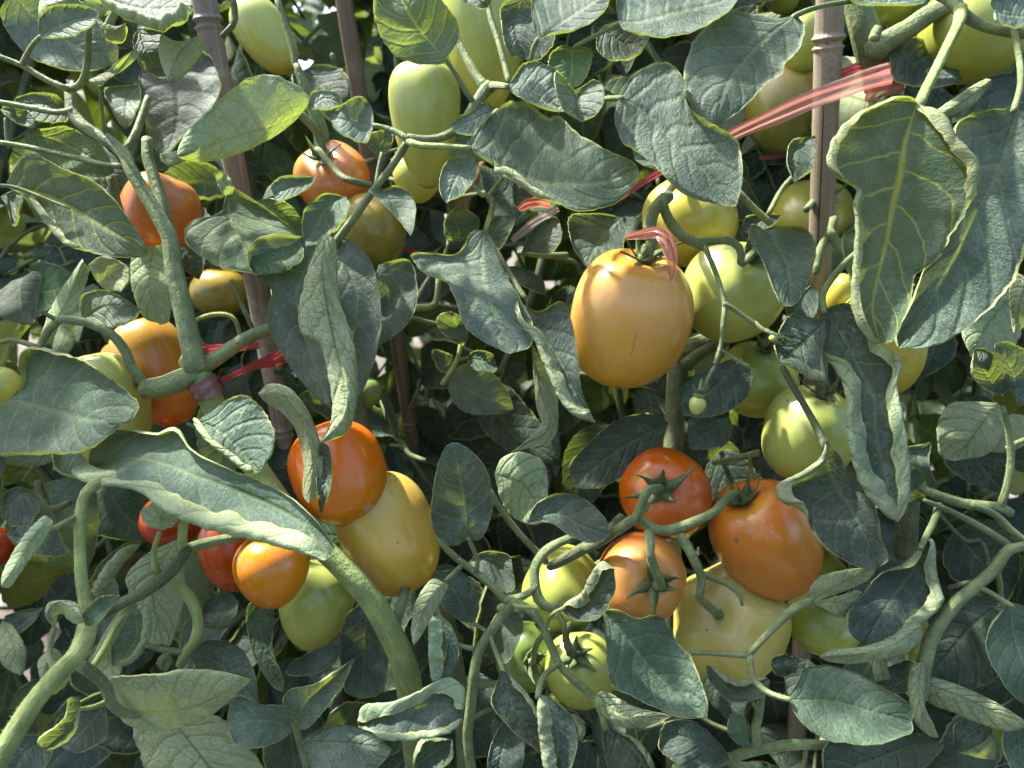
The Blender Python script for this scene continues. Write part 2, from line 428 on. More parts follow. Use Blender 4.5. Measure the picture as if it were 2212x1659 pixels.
LEAF_N = [0]
SHAPES = []          # (world centre, radius) of leaves, for keeping the random ones out of the way
def leaf(plant, mid, A, B, d, tilt=None, fold=0.15, roll=(0, 0), r=(9, 9), face=1, mat='g', label=None, n=42, wav=1.0, rollp=(None, None), cup=(0.05, 0.05), name="leaf", crease=1.0, flap=(0, 0)):
    """one leaf traced over the survey: midrib, two edges, depth along it, tilt (lower edge nearer), trough (edges up), rolled margins"""
    LEAF_N[0] += 1
    rng = np.random.default_rng(LEAF_N[0] + 100)
    d = list(d) if hasattr(d, "__len__") else [d, d]
    m2 = spline([p[:2] for p in mid], n)
    dd = spline([(x,) for x in d], n)[:, 0] if len(d) > 1 else np.full(n, d[0])
    t = np.linspace(0, 1, n)
    dd = dd + wob(t, rng, (0.7, 1.4), 0.004) * wav
    edges = []
    if tilt is None: tilt = 0.5 if face > 0 else 0.0
    for pts in (A, B):
        e2 = spline([mid[0][:2]] + list(pts) + [mid[-1][:2]], n)
        len2 = np.linalg.norm(e2 - m2, axis=1)
        jag = wob(t, rng, (3, 6, 11, 17, 23), 0.050) * wav
        e2 = m2 + (e2 - m2) * (1 + jag)[:, None]
        zz = tilt * (e2 - m2)[:, 1] / np.maximum(len2, 1.0) + fold * face
        de = dd - zz * len2 * K * dd
        edges.append(np.array([P(x, y, q) for (x, y), q in zip(e2, de)]))
    M3 = np.array([P(x, y, q) for (x, y), q in zip(m2, dd)])
    view = nrm(CAM - M3.mean(0))
    px = K * float(np.mean(dd))
    # even the flat blades have a thin upturned margin
    r = [a if q else 3.0 for q, a in zip(roll, r)]
    rollp = tuple(p if q else None for q, p in zip(roll, rollp)); roll = [(q * 1.2 if q >= 150 else q) if q else 130 for q in roll]
    me = blade(M3, edges[0], edges[1], view, face, roll, (r[0] * px * 1.45, r[1] * px * 1.45), LEAF_N[0], LM[mat], wav=wav, rollp=rollp, cup=cup, crease=crease, flap=(flap[0] * px, flap[1] * px))
    SHAPES.append(M3.mean(0))
    return link(name, me, plant, label=label)

# ------------------------------------------------------------------ tubes: stems, stalks, canes
def tube_mesh(pts, rad, mat, sides=12, per=0.004, bumps=0.0, seed=0, name="stem", closed=True, hairs=0, hair_len=0.0012):
    rng = np.random.default_rng(seed + 991)
    pts = np.asarray(pts, float)
    L = np.linalg.norm(np.diff(pts, axis=0), axis=1).sum()
    n = int(max(8, min(160, L / per)))
    c = spline(pts, n, per=20)
    seg0 = np.concatenate([[0], np.cumsum(np.linalg.norm(np.diff(pts, axis=0), axis=1))]); seg0 /= seg0[-1]
    t = np.linspace(0, 1, n)
    rr = np.interp(t, seg0, rad) if hasattr(rad, "__len__") else np.full(n, rad)
    T = nrm(np.gradient(c, axis=0))
    ref = np.array([0.3, -0.9, 0.2])
    N = np.zeros_like(c)
    v = np.cross(T[0], ref); N[0] = v / np.linalg.norm(v)
    for i in range(1, n):
        v = N[i - 1] - T[i] * (N[i - 1] @ T[i]); N[i] = v / max(np.linalg.norm(v), 1e-9)
    Bn = np.cross(T, N)
    th = np.linspace(0, 2 * math.pi, sides + 1)
    ripple = 1 + 0.05 * np.sin(3 * th + rng.uniform(0, 6))[None, :] * np.ones(n)[:, None]
    ripple += bumps * (wob(t, rng, (3, 7, 12))[:, None] + 0.5 * np.sin(th + rng.uniform(0, 6))[None, :] * wob(t, rng, (2, 5))[:, None])
    ripple[:, -1] = ripple[:, 0]
    V = c[:, None, :] + (rr[:, None] * ripple)[:, :, None] * (np.cos(th)[None, :, None] * N[:, None, :] + np.sin(th)[None, :, None] * Bn[:, None, :])
    C = sides + 1
    uv = np.stack([np.repeat((th / 6.2832)[None, :], n, 0), np.repeat((t * L)[:, None], C, 1)], -1).reshape(-1, 2)
    i = np.arange(n - 1)[:, None]; j = np.arange(C - 1)[None, :]
    a = i * C + j
    F = np.stack([a, a + 1, a + C + 1, a + C], -1).reshape(-1, 4).tolist()
    Vf = V.reshape(-1, 3)
    extra = [c[0] - T[0] * rr[0] * 0.6, c[-1] + T[-1] * rr[-1] * 0.6]
    nv = len(Vf)
    Vf = np.vstack([Vf, extra]); uv = np.vstack([uv, [[0.5, 0], [0.5, L]]])
    for q in range(C - 1):
        F.append([nv, q + 1, q]); F.append([nv + 1, (n - 1) * C + q, (n - 1) * C + q + 1])
    if hairs:
        hv = []; hf = []; b0 = len(Vf)
        for h in range(hairs):
            ii = rng.integers(1, n - 1); a_ = rng.uniform(0, 6.28)
            dirn = math.cos(a_) * N[ii] + math.sin(a_) * Bn[ii]
            p = c[ii] + dirn * rr[ii] * 0.97 + T[ii] * rng.uniform(-1, 1) * 0.002
            tip = p + (dirn + T[ii] * rng.uniform(-0.35, 0.35)) * hair_len * rng.uniform(0.45, 1.15)
            s1 = np.cross(dirn, T[ii]) * 0.00009; s2 = T[ii] * 0.00009
            hv += [p + s1, p - s1 * 0.5 + s2, p - s1 * 0.5 - s2, tip]
            q = b0 + 4 * h
            hf += [[q, q + 1, q + 3], [q + 1, q + 2, q + 3], [q + 2, q, q + 3]]
        Vf = np.vstack([Vf, hv]); uv = np.vstack([uv, np.zeros((len(hv), 2))]); F += hf
    return make_mesh(name, Vf, F, uv, None, True, (mat,))

STEM_N = [0]
def stem(plant, pts, r, d=None, mat='g', name="branch", hairs=0, label=None, bumps=0.045):
    """pts: (x, y) or (x, y, depth) over the survey; r in survey pixels"""
    STEM_N[0] += 1
    n = len(pts)
    if d is not None:
        d = list(d) if hasattr(d, "__len__") else [d, d]
        dd = np.interp(np.linspace(0, 1, n), np.linspace(0, 1, len(d)), d)
    else:
        dd = [p[2] for p in pts]
    p3 = [P(p[0], p[1], q) for p, q in zip(pts, dd)]
    rr = list(r) if hasattr(r, "__len__") else [r, r]
    rr = np.interp(np.linspace(0, 1, n), np.linspace(0, 1, len(rr)), rr)
    if name != "main_stem" and max(rr) < 19: rr = rr * 0.88
    rad = [x * K * q for x, q in zip(rr, dd)]
    me = tube_mesh(p3, rad, SM[mat], 14 if max(rr) > 11 else 10, bumps=bumps, seed=STEM_N[0], name=name, hairs=int(hairs * 1.8) if hairs else int(3.0 * n * max(rr) / 8))
    return link(name, me, plant, label=label)

# ------------------------------------------------------------------ tomatoes
def skin_material(name, stops, speck=0.3, shoulder=None, blotch=0.25, rough=0.24, patch=0.0):
    """colour from the blossom end (0) to the stalk (1) along the fruit, uneven ripening, dust and pale specks"""
    m, nt = new_mat(name); g = G(nt)
    uv = g.n("ShaderNodeUVMap", uv_map="UVMap").outputs[0]
    tc = g.n("ShaderNodeTexCoord").outputs["Object"]
    sep = g.n("ShaderNodeSeparateXYZ"); nt.links.new(uv, sep.inputs[0])
    v = sep.outputs[1]
    info = g.n("ShaderNodeObjectInfo").outputs["Random"]
    off = g.comb(g.math('MULTIPLY', info, 3.0), g.math('MULTIPLY', info, 7.0), info)
    p = g.vadd(tc, off)
    n1 = g.noise(p, 22.0, 3.0, 0.5)
    f = g.math('ADD', v, g.math('MULTIPLY', g.math('SUBTRACT', n1, 0.5), blotch * 2.0))
    c = g.ramp(f, stops)
    n2 = g.noise(p, 9.0, 2.0, 0.5)
    hs = g.n("ShaderNodeHueSaturation"); nt.links.new(c, hs.inputs["Color"])
    g.set(hs.inputs["Value"], g.math('ADD', g.math('MULTIPLY', n2, 0.40), 0.56))
    hs.inputs['Saturation'].default_value = 1.03
    c = hs.outputs[0]
    if patch:
        pm = g.smooth(g.noise(p, 20.0, 2.0, 0.4), 0.54, 0.70, 0.0, patch)
        c = g.mix(pm, c, (0.60, 0.36, 0.030, 1))
    # pale specks, more on one side
    sp = g.smooth(g.voro(p, 330.0), 0.06, 0.15, 1.0, 0.0)
    sp = g.math('MULTIPLY', sp, g.smooth(g.noise(p, 26.0, 2.0), 0.48, 0.62))
    c = g.mix(g.math('MULTIPLY', sp, speck), c, (0.75, 0.68, 0.48, 1))
    dots = g.smooth(g.voro(p, 58.0), 0.02, 0.035, 0.8, 0.0)
    dots = g.math('MULTIPLY', dots, g.smooth(g.noise(p, 40.0, 1.0), 0.52, 0.56))
    c = g.mix(dots, c, (0.05, 0.035, 0.02, 1))
    scuff = g.smooth(g.noise(p, 75.0, 5.0, 0.7, 2.0), 0.68, 0.76, 0.0, 0.22)
    c = g.mix(scuff, c, (0.55, 0.50, 0.38, 1))
    fine = g.noise(p, 900.0, 2.0, 0.6)
    dust = g.smooth(g.noise(p, 30.0, 4.0, 0.6), 0.45, 0.8)
    c = g.mix(g.math('MULTIPLY', dust, g.smooth(fine, 0.4, 0.7, 0.0, 0.15)), c, (0.6, 0.58, 0.5, 1))
    h = g.math('ADD', g.math('MULTIPLY', fine, 0.10), g.noise(p, 65.0, 3.0, 0.5))
    bn = g.bump(h, 0.22, 0.0009)
    pb = g.n("ShaderNodeBsdfPrincipled")
    nt.links.new(c, pb.inputs["Base Color"]); nt.links.new(bn, pb.inputs["Normal"])
    g.set(pb.inputs["Roughness"], g.math('ADD', g.math('MULTIPLY', dust, 0.20), rough))
    pb.inputs["Specular IOR Level"].default_value = 0.5
    pb.inputs["Subsurface Weight"].default_value = 0.30
    pb.inputs["Subsurface Radius"].default_value = (1.0, 0.55, 0.20); pb.inputs["Subsurface Scale"].default_value = 0.006
    pb.inputs["Sheen Weight"].default_value = 0.0
    out = g.n("ShaderNodeOutputMaterial"); nt.links.new(pb.outputs[0], out.inputs[0])
    return m
SKIN = {
    'peach': skin_material("skin_peach", ((0.0, (0.55, 0.31, 0.040)), (0.4, (0.58, 0.32, 0.060)), (0.72, (0.62, 0.34, 0.11)), (0.9, (0.58, 0.31, 0.07)), (1.0, (0.55, 0.24, 0.035))), speck=0.5),
    'green': skin_material("skin_green", ((0.0, (0.35, 0.37, 0.060)), (0.5, (0.33, 0.37, 0.070)), (1.0, (0.31, 0.37, 0.085))), speck=0.12),
    'pale_green': skin_material("skin_pale_green", ((0.0, (0.38, 0.40, 0.080)), (0.5, (0.38, 0.42, 0.100)), (1.0, (0.36, 0.42, 0.115))), speck=0.12),
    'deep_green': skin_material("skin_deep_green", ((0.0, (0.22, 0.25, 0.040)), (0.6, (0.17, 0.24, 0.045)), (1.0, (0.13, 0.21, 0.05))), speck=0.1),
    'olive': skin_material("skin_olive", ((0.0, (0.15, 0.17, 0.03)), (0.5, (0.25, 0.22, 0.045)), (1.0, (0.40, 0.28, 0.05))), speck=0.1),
    'yellow': skin_material("skin_yellow", ((0.0, (0.53, 0.32, 0.045)), (0.5, (0.57, 0.38, 0.075)), (1.0, (0.50, 0.39, 0.09))), speck=0.2),
    'lemon': skin_material("skin_lemon", ((0.0, (0.47, 0.38, 0.045)), (0.5, (0.48, 0.41, 0.065)), (1.0, (0.43, 0.42, 0.09))), speck=0.15),
    'cream': skin_material("skin_cream", ((0.0, (0.36, 0.37, 0.060)), (0.45, (0.47, 0.45, 0.100)), (0.8, (0.53, 0.47, 0.135)), (1.0, (0.55, 0.46, 0.14))), speck=0.12),
    'orange': skin_material("skin_orange", ((0.0, (0.56, 0.19, 0.014)), (0.45, (0.60, 0.15, 0.014)), (1.0, (0.56, 0.12, 0.014))), speck=0.25),
    'tangerine': skin_material("skin_tangerine", ((0.0, (0.58, 0.190, 0.018)), (0.5, (0.62, 0.250, 0.045)), (1.0, (0.59, 0.185, 0.034))), speck=0.6, patch=0.75),
    'flame': skin_material("skin_flame", ((0.0, (0.54, 0.098, 0.012)), (0.6, (0.58, 0.112, 0.014)), (0.93, (0.57, 0.13, 0.018)), (1.0, (0.60, 0.30, 0.05))), speck=0.45),
    'red': skin_material("skin_red", ((0.0, (0.44, 0.066, 0.012)), (0.6, (0.46, 0.076, 0.013)), (0.94, (0.52, 0.08, 0.015)), (1.0, (0.60, 0.30, 0.05))), speck=0.35),
    'apricot': skin_material("skin_apricot", ((0.0, (0.56, 0.20, 0.016)), (0.5, (0.60, 0.22, 0.024)), (1.0, (0.56, 0.20, 0.024))), speck=0.2),
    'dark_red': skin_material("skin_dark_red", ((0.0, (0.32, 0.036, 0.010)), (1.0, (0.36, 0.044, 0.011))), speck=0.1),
    'rust': skin_material("skin_rust", ((0.0, (0.53, 0.115, 0.020)), (0.5, (0.55, 0.165, 0.042)), (1.0, (0.53, 0.23, 0.07))), speck=0.4, patch=0.3),
    'amber': skin_material("skin_amber", ((0.0, (0.50, 0.14, 0.014)), (0.5, (0.53, 0.21, 0.032)), (1.0, (0.42, 0.27, 0.05))), speck=0.15),
}
M_SCAR, _nt = new_mat("cork_scar"); _g = G(_nt)
_pb = _g.n("ShaderNodeBsdfPrincipled"); _nt.links.new(_g.mix(_g.noise(_g.n("ShaderNodeTexCoord").outputs["Object"], 600, 4), (0.22, 0.17, 0.10, 1), (0.05, 0.035, 0.02, 1)), _pb.inputs["Base Color"])
_pb.inputs["Roughness"].default_value = 0.85
_o = _g.n("ShaderNodeOutputMaterial"); _nt.links.new(_pb.outputs[0], _o.inputs[0])

def frame_from(top, spin):
    z = np.asarray(top) / np.linalg.norm(top)
    x = np.cross(np.array([0.13, 0.97, 0.21]), z); x /= np.linalg.norm(x)
    y = np.cross(z, x)
    c, s = math.cos(spin), math.sin(spin)
    return np.stack([c * x + s * y, -s * x + c * y, z], 1)

TOMS = []
TOM_N = [0]
def tomato(label, x, y, d, rx, rl, top, skin, shape='plum', lobe=0.0, calyx=True, ped=None, sep_len=1.0, bend=0.0, group="tomatoes on the vines", pedr=7, dry=False, flat=1.0, spin=None, scar=True):
    """centre (x, y, depth), equatorial radius and half length in survey pixels, direction of the stalk end (right, up, to the viewer)"""
    TOM_N[0] += 1
    rng = np.random.default_rng(TOM_N[0] + 500)
    c = P(x, y, d); px = K * d
    R = rx * px; H = rl * px
    q = frame_from(to_cam(top), rng.uniform(0, 6.28) if spin is None else spin)
    nphi, nth = 40, 56
    ph = np.linspace(0, math.pi, nphi)
    th = np.linspace(0, 2 * math.pi, nth + 1)
    pw = {'plum': (2.25, 0.10), 'round': (2.05, 0.02), 'block': (2.38, 0.05), 'egg': (2.0, 0.20), 'tall': (2.45, 0.40)}[shape]
    cz, sz = np.cos(ph), np.sin(ph)
    e = pw[0]
    rho = (np.abs(cz) ** e + np.abs(sz) ** e) ** (-1 / e)
    pr = rho * sz; pz = rho * cz
    pr = pr * (1 + pw[1] * pz * 0.9 - (0.25 * pw[1] if shape == 'tall' else 0) * (pz < 0) * pz * pz)                      # narrower towards the blossom end
    pr = pr / pr.max()
    pz = pz - 0.16 * np.exp(-(pr / 0.30) ** 2) * (pz > 0) + 0.03 * np.exp(-(pr / 0.10) ** 2) * (pz < 0)
    th2, _ = np.meshgrid(th, ph)
    k = int(rng.integers(4, 6)); p0 = rng.uniform(0, 6.28)
    lob = 1 + (lobe + 0.012) * np.cos(k * th2 + p0) * np.clip(pz + 0.25, 0, 1)[:, None] * np.clip(pr * 2.5, 0, 1)[:, None] + 0.020 * np.cos(2 * th2 + p0 * 1.7) + 0.012 * np.sin(3 * th2 + 2.0 * pz[:, None] + p0)
    X = R * pr[:, None] * np.cos(th2) * lob
    Y = R * pr[:, None] * np.sin(th2) * lob * flat
    Z = H * np.repeat(pz[:, None], nth + 1, 1) + (lobe * 0.10 * H) * np.cos(k * th2 + p0) * np.clip(pz, 0, 1)[:, None] * (pr * (1 - pr * 0.6))[:, None]
    # a bend like a bean
    X = X + bend * R * (1 - (Z / H) ** 2)
    V = np.stack([X, Y, Z], -1).reshape(-1, 3)
    C = nth + 1
    i = np.arange(nphi - 1)[:, None]; j = np.arange(nth)[None, :]
    a = i * C + j
    F = np.stack([a, a + C, a + C + 1, a + 1], -1).reshape(-1, 4).tolist()
    uv = np.stack([th2 / 6.2832, np.repeat(((pz + 1) / 2)[:, None], C, 1)], -1).reshape(-1, 2)
    me = make_mesh("tomato", V @ q.T, F, uv, None, True, (SKIN[skin],))
    o = bpy.data.objects.new("tomato", me); COL.objects.link(o); o.location = c
    tag(o, label, "tomato", group)
    TOMS.append((c, max(R, H), R, H))
    ztop = H * (pz[0])
    if scar:
        # blossom-end scar
        s = []
        sf = []
        for kk in range(9):
            aa = kk / 8 * 6.2832
            rr_ = 0.0011 * rng.uniform(0.6, 1.3)
            s.append([rr_ * math.cos(aa) , rr_ * math.sin(aa), H * pz[-1] - 0.0002])
        s.append([0, 0, H * pz[-1] - 0.0007])
        for kk in range(8): sf.append([kk + 1, kk, 9])
        ms = make_mesh("blossom_scar", np.array(s) @ q.T + c, sf, None, None, True, (M_SCAR,))
        link("blossom_scar", ms, o)
    if calyx:
        vs = []; fs = []; b = 0
        ns = int(rng.integers(5, 7)); a0 = rng.uniform(0, 6.28)
        for s_ in range(ns):
            an = a0 + 6.2832 * s_ / ns + rng.uniform(-0.2, 0.2)
            ln = min(0.0175, R * 0.62) * rng.uniform(0.45, 1.35) * sep_len
            lift = rng.uniform(0.3, 1.7); curl = rng.uniform(-0.6, 2.0); tw = rng.uniform(-0.9, 0.9)
            rad_ = np.array([math.cos(an), math.sin(an), 0]); tan_ = np.array([-math.sin(an), math.cos(an), 0])
            nst = 9
            for ii in range(nst):
                f = ii / (nst - 1)
                rr_ = 0.0018 + ln * f * (0.94 - 0.16 * curl * f)
                zz = ztop + 0.0020 + 0.003 * f + ln * (lift * 0.35 * f + curl * 0.35 * f ** 2.5)
                dirp = rad_ + tan_ * tw * f * 0.55
                # stay on the shoulders of the fruit
                zs = H * np.interp(rr_ / R, pr[:nphi // 2], pz[:nphi // 2])
                zz = max(zz, zs + 0.0010)
                w = 0.0026 * (1 - f) ** 0.7 * (0.9 + 0.6 * math.sin(math.pi * min(f * 1.6, 1))) + 0.00022
                cpt = dirp * rr_ + np.array([0, 0, zz])
                nrm_ = np.array([0, 0, 1.0])
                vs += [cpt - tan_ * w, cpt + nrm_ * (-0.0005), cpt + tan_ * w, cpt + nrm_ * 0.0008]
            for ii in range(nst - 1):
                for e_ in range(4):
                    a_ = b + ii * 4 + e_; b_ = b + ii * 4 + (e_ + 1) % 4
                    fs.append([a_, a_ + 4, b_ + 4, b_])
            b += nst * 4
        # the little hub the sepals grow from
        for ring, (rr_, zz) in enumerate(((0.0033, 0.0004), (0.0036, 0.0018), (0.0024, 0.0032))):
            for kk in range(10):
                aa = kk / 10 * 6.2832
                vs.append(np.array([rr_ * math.cos(aa), rr_ * math.sin(aa), ztop + zz]))
        for ring in range(2):
            for kk in range(10):
                a_ = b + ring * 10 + kk; b_ = b + ring * 10 + (kk + 1) % 10
                fs.append([a_, b_, b_ + 10, a_ + 10])
        mc = make_mesh("calyx", np.array(vs) @ q.T + c, fs, np.zeros((len(vs), 2)), None, True, (M_CALYX if not dry else M_SCAR,))
        link("calyx", mc, o)
    if ped is not None:
        tip = c + q @ np.array([0, 0, ztop + 0.001])
        tip2 = c + q @ np.array([0, 0, ztop + 0.010])
        pts = [tip, tip2] + [P(*p) for p in ped]
        n_ = len(pts)
        rad = [pedr * px * 1.05, pedr * px * 0.80] + [pedr * px * (0.75 + 0.25 * (ii + 1) / n_) for ii in range(n_ - 2)]
        mp = tube_mesh(pts, rad, M_STEM if not dry else M_STEM_DARK, 10, bumps=0.05, seed=TOM_N[0], name="fruit_stalk", hairs=60, hair_len=0.0013)
        link("fruit_stalk", mp, o)
    return o

from mathutils.bvhtree import BVHTree
M_BLEMISH, _nt = new_mat("pale_blemish"); _g = G(_nt)
_pb = _g.n("ShaderNodeBsdfPrincipled"); _nt.links.new(_g.mix(_g.noise(_g.n("ShaderNodeTexCoord").outputs["Object"], 900, 4), (0.42, 0.26, 0.16, 1), (0.30, 0.13, 0.07, 1)), _pb.inputs["Base Color"]); _pb.inputs["Roughness"].default_value = 0.8
_o = _g.n("ShaderNodeOutputMaterial"); _nt.links.new(_pb.outputs[0], _o.inputs[0])
def blemish(tom, pts, mat, name="skin_scar", lift=0.00018):
    """a small scar lying on the skin of a fruit: its outline on the survey is dropped onto the fruit"""
    me = tom.data; off = np.array(tom.location)
    bvh = BVHTree.FromPolygons([tuple(np.array(v.co) + off) for v in me.vertices], [tuple(p.vertices) for p in me.polygons])
    V = []
    c = np.mean(np.array(pts, float), 0)
    ring = spline(list(pts) + [pts[0]], 28)[:-1]
    for f in (0.0, 0.5, 1.0):
        for q in (ring if f > 0 else [c]):
            x, y = c + (np.array(q) - c) * f
            d = P(x, y, 1.0) - CAM; d /= np.linalg.norm(d)
            hit, nor, _, _ = bvh.ray_cast(Vector(CAM), Vector(d))
            if hit is None: return None
            V.append(np.array(hit) + np.array(nor) * (lift if f < 1 else lift * 0.3))
    n = len(ring); F = []
    for k in range(n):
        F.append([0, 1 + k, 1 + (k + 1) % n]); F.append([1 + k, 1 + n + k, 1 + n + (k + 1) % n, 1 + (k + 1) % n])
    return link(name, make_mesh(name, V, F, None, None, True, (mat,)), tom)
# ------------------------------------------------------------------ ground
def ground_material():
    m, nt = new_mat("dry_soil"); g = G(nt)
    tc = g.n("ShaderNodeTexCoord").outputs["Object"]
    n1 = g.noise(tc, 5.0, 6.0, 0.65); n2 = g.noise(tc, 60.0, 4.0, 0.6)
    c = g.mix(g.smooth(n1, 0.35, 0.7), (0.045, 0.037, 0.030, 1), (0.09, 0.078, 0.064, 1))
    c = g.mix(g.smooth(n2, 0.5, 0.8), c, (0.08, 0.065, 0.05, 1))
    mp = g.n("ShaderNodeMapping"); nt.links.new(tc, mp.inputs[0]); mp.inputs["Scale"].default_value = (25, 160, 25); mp.inputs["Rotation"].default_value = (0, 0, 0.6)
    c = g.mix(g.smooth(g.noise(mp.outputs[0], 1.0, 2.0), 0.62, 0.70, 0, 0.6), c, (0.17, 0.14, 0.10, 1))
    pb = g.n("ShaderNodeBsdfPrincipled"); nt.links.new(c, pb.inputs["Base Color"]); pb.inputs["Roughness"].default_value = 0.95
    nt.links.new(g.bump(g.math('ADD', n1, g.math('MULTIPLY', n2, 0.4)), 1.0, 0.02), pb.inputs["Normal"])
    out = g.n("ShaderNodeOutputMaterial"); nt.links.new(pb.outputs[0], out.inputs[0])
    return m
def film_material():
    m, nt = new_mat("grey_film"); g = G(nt)
    tc = g.n("ShaderNodeTexCoord").outputs["Object"]
    n1 = g.noise(tc, 9.0, 5.0, 0.6, 1.0)
    c = g.mix(g.smooth(n1, 0.35, 0.7), (0.10, 0.102, 0.107, 1), (0.165, 0.165, 0.165, 1))
    c = g.mix(g.smooth(g.noise(tc, 30.0, 4.0, 0.6), 0.6, 0.72), c, (0.17, 0.14, 0.10, 1))
    pb = g.n("ShaderNodeBsdfPrincipled"); nt.links.new(c, pb.inputs["Base Color"]); pb.inputs["Roughness"].default_value = 0.42
    nt.links.new(g.bump(g.noise(tc, 24.0, 4.0, 0.6, 2.0), 0.7, 0.02), pb.inputs["Normal"])
    out = g.n("ShaderNodeOutputMaterial"); nt.links.new(pb.outputs[0], out.inputs[0])
    return m
def sheet(name, x0, x1, y0, y1, nx, ny, zf, mat):
    xs = np.linspace(x0, x1, nx); ys = np.linspace(y0, y1, ny)
    V = [(x, y, zf(x, y)) for y in ys for x in xs]
    F = [[j * nx + i, j * nx + i + 1, (j + 1) * nx + i + 1, (j + 1) * nx + i] for j in range(ny - 1) for i in range(nx - 1)]
    o = link(name, make_mesh(name, V, F, None, None, True, (mat,)), center=False); o["kind"] = "structure"
    return o
sheet("ground", -150, 150, -60, 240, 2, 2, lambda x, y: 0.0, ground_material())
MF = film_material()
def bed(y0, y1, name):
    h = (y1 - y0) / 2; ym = (y0 + y1) / 2
    rr = np.random.default_rng(int(y0 * 10) + 3)
    p = rr.uniform(0, 6, 6)
    def zf(x, y):
        s = min(1.0, max(0.0, (h - abs(y - ym)) / 0.10))
        return 0.006 + 0.10 * s * s * (3 - 2 * s) + s * (0.006 * math.sin(9 * x + p[0]) + 0.005 * math.sin(23 * x + 7 * y + p[1]) + 0.004 * math.sin(31 * y + p[2]))
    sheet(name, -6, 6, y0, y1, 160, 26, zf, MF)
bed(1.15, 1.75, "mulch_film")

# ------------------------------------------------------------------ the three plants in front
PL = root("tomato_plant", tuple(np.append(P(760, 1659, 0.50)[:2], 0.10)), "tomato plant forking above a brown plastic tie, leaning to the dark bamboo cane", "tomato plant", "tomato plants of the front row")
PC = root("tomato_plant", tuple(np.append(P(1060, 1659, 0.56)[:2], 0.10)), "tomato plant with tall unripe green fruit beside the thin brown cane", "tomato plant", "tomato plants of the front row")
PR = root("tomato_plant", tuple(np.append(P(1600, 1659, 0.50)[:2], 0.10)), "tomato plant tied by a pink ribbon to the pale bamboo cane", "tomato plant", "tomato plants of the front row")

# ------------------------------------------------------------------ bamboo canes
def bamboo_material(name, ca, cb, cc):
    m, nt = new_mat(name); g = G(nt)
    uv = g.n("ShaderNodeUVMap", uv_map="UVMap").outputs[0]
    tc = g.n("ShaderNodeTexCoord").outputs["Object"]
    mp = g.n("ShaderNodeMapping"); nt.links.new(uv, mp.inputs[0]); mp.inputs["Scale"].default_value = (30.0, 9.0, 1.0)
    st = g.noise(mp.outputs[0], 1.0, 5.0, 0.65)
    mp2 = g.n("ShaderNodeMapping"); nt.links.new(uv, mp2.inputs[0]); mp2.inputs["Scale"].default_value = (110.0, 14.0, 1.0)
    st2 = g.noise(mp2.outputs[0], 1.0, 3.0, 0.6)
    n1 = g.noise(tc, 14.0, 5.0, 0.7, 1.0)
    c = g.mix(g.smooth(st, 0.36, 0.66), rgb(ca), rgb(cb))
    c = g.mix(g.smooth(n1, 0.48, 0.70), c, rgb(cc))
    c = g.mix(g.smooth(st2, 0.56, 0.72, 0.0, 0.55), c, (0.07, 0.045, 0.03, 1))
    c = g.mix(g.smooth(g.noise(tc, 55.0, 4.0, 0.7), 0.60, 0.75, 0.0, 0.5), c, (0.12, 0.09, 0.07, 1))
    c = g.mix(g.smooth(g.noise(tc, 420.0, 2.0, 0.6), 0.56, 0.72, 0.0, 0.5), c, (0.06, 0.05, 0.045, 1))
    pb = g.n("ShaderNodeBsdfPrincipled"); nt.links.new(c, pb.inputs["Base Color"]); pb.inputs["Roughness"].default_value = 0.55
    pb.inputs["Specular IOR Level"].default_value = 0.35
    nt.links.new(g.bump(g.math('ADD', st2, st), 0.5, 0.0004), pb.inputs["Normal"])
    out = g.n("ShaderNodeOutputMaterial"); nt.links.new(pb.outputs[0], out.inputs[0])
    return m
MB_PURPLE = bamboo_material("bamboo_weathered", (0.122, 0.095, 0.073), (0.20, 0.170, 0.132), (0.29, 0.262, 0.21))
MB_BROWN = bamboo_material("bamboo_brown", (0.080, 0.056, 0.034), (0.125, 0.092, 0.056), (0.17, 0.135, 0.09))
MB_PALE = bamboo_material("bamboo_pale", (0.155, 0.122, 0.082), (0.215, 0.182, 0.130), (0.285, 0.252, 0.192))
M_GROOVE, _nt = new_mat("dark_groove"); _pb = _nt.nodes.new("ShaderNodeBsdfPrincipled"); _pb.inputs["Base Color"].default_value = (0.03, 0.022, 0.018, 1); _pb.inputs["Roughness"].default_value = 0.9
_o = _nt.nodes.new("ShaderNodeOutputMaterial"); _nt.links.new(_pb.outputs[0], _o.inputs[0])

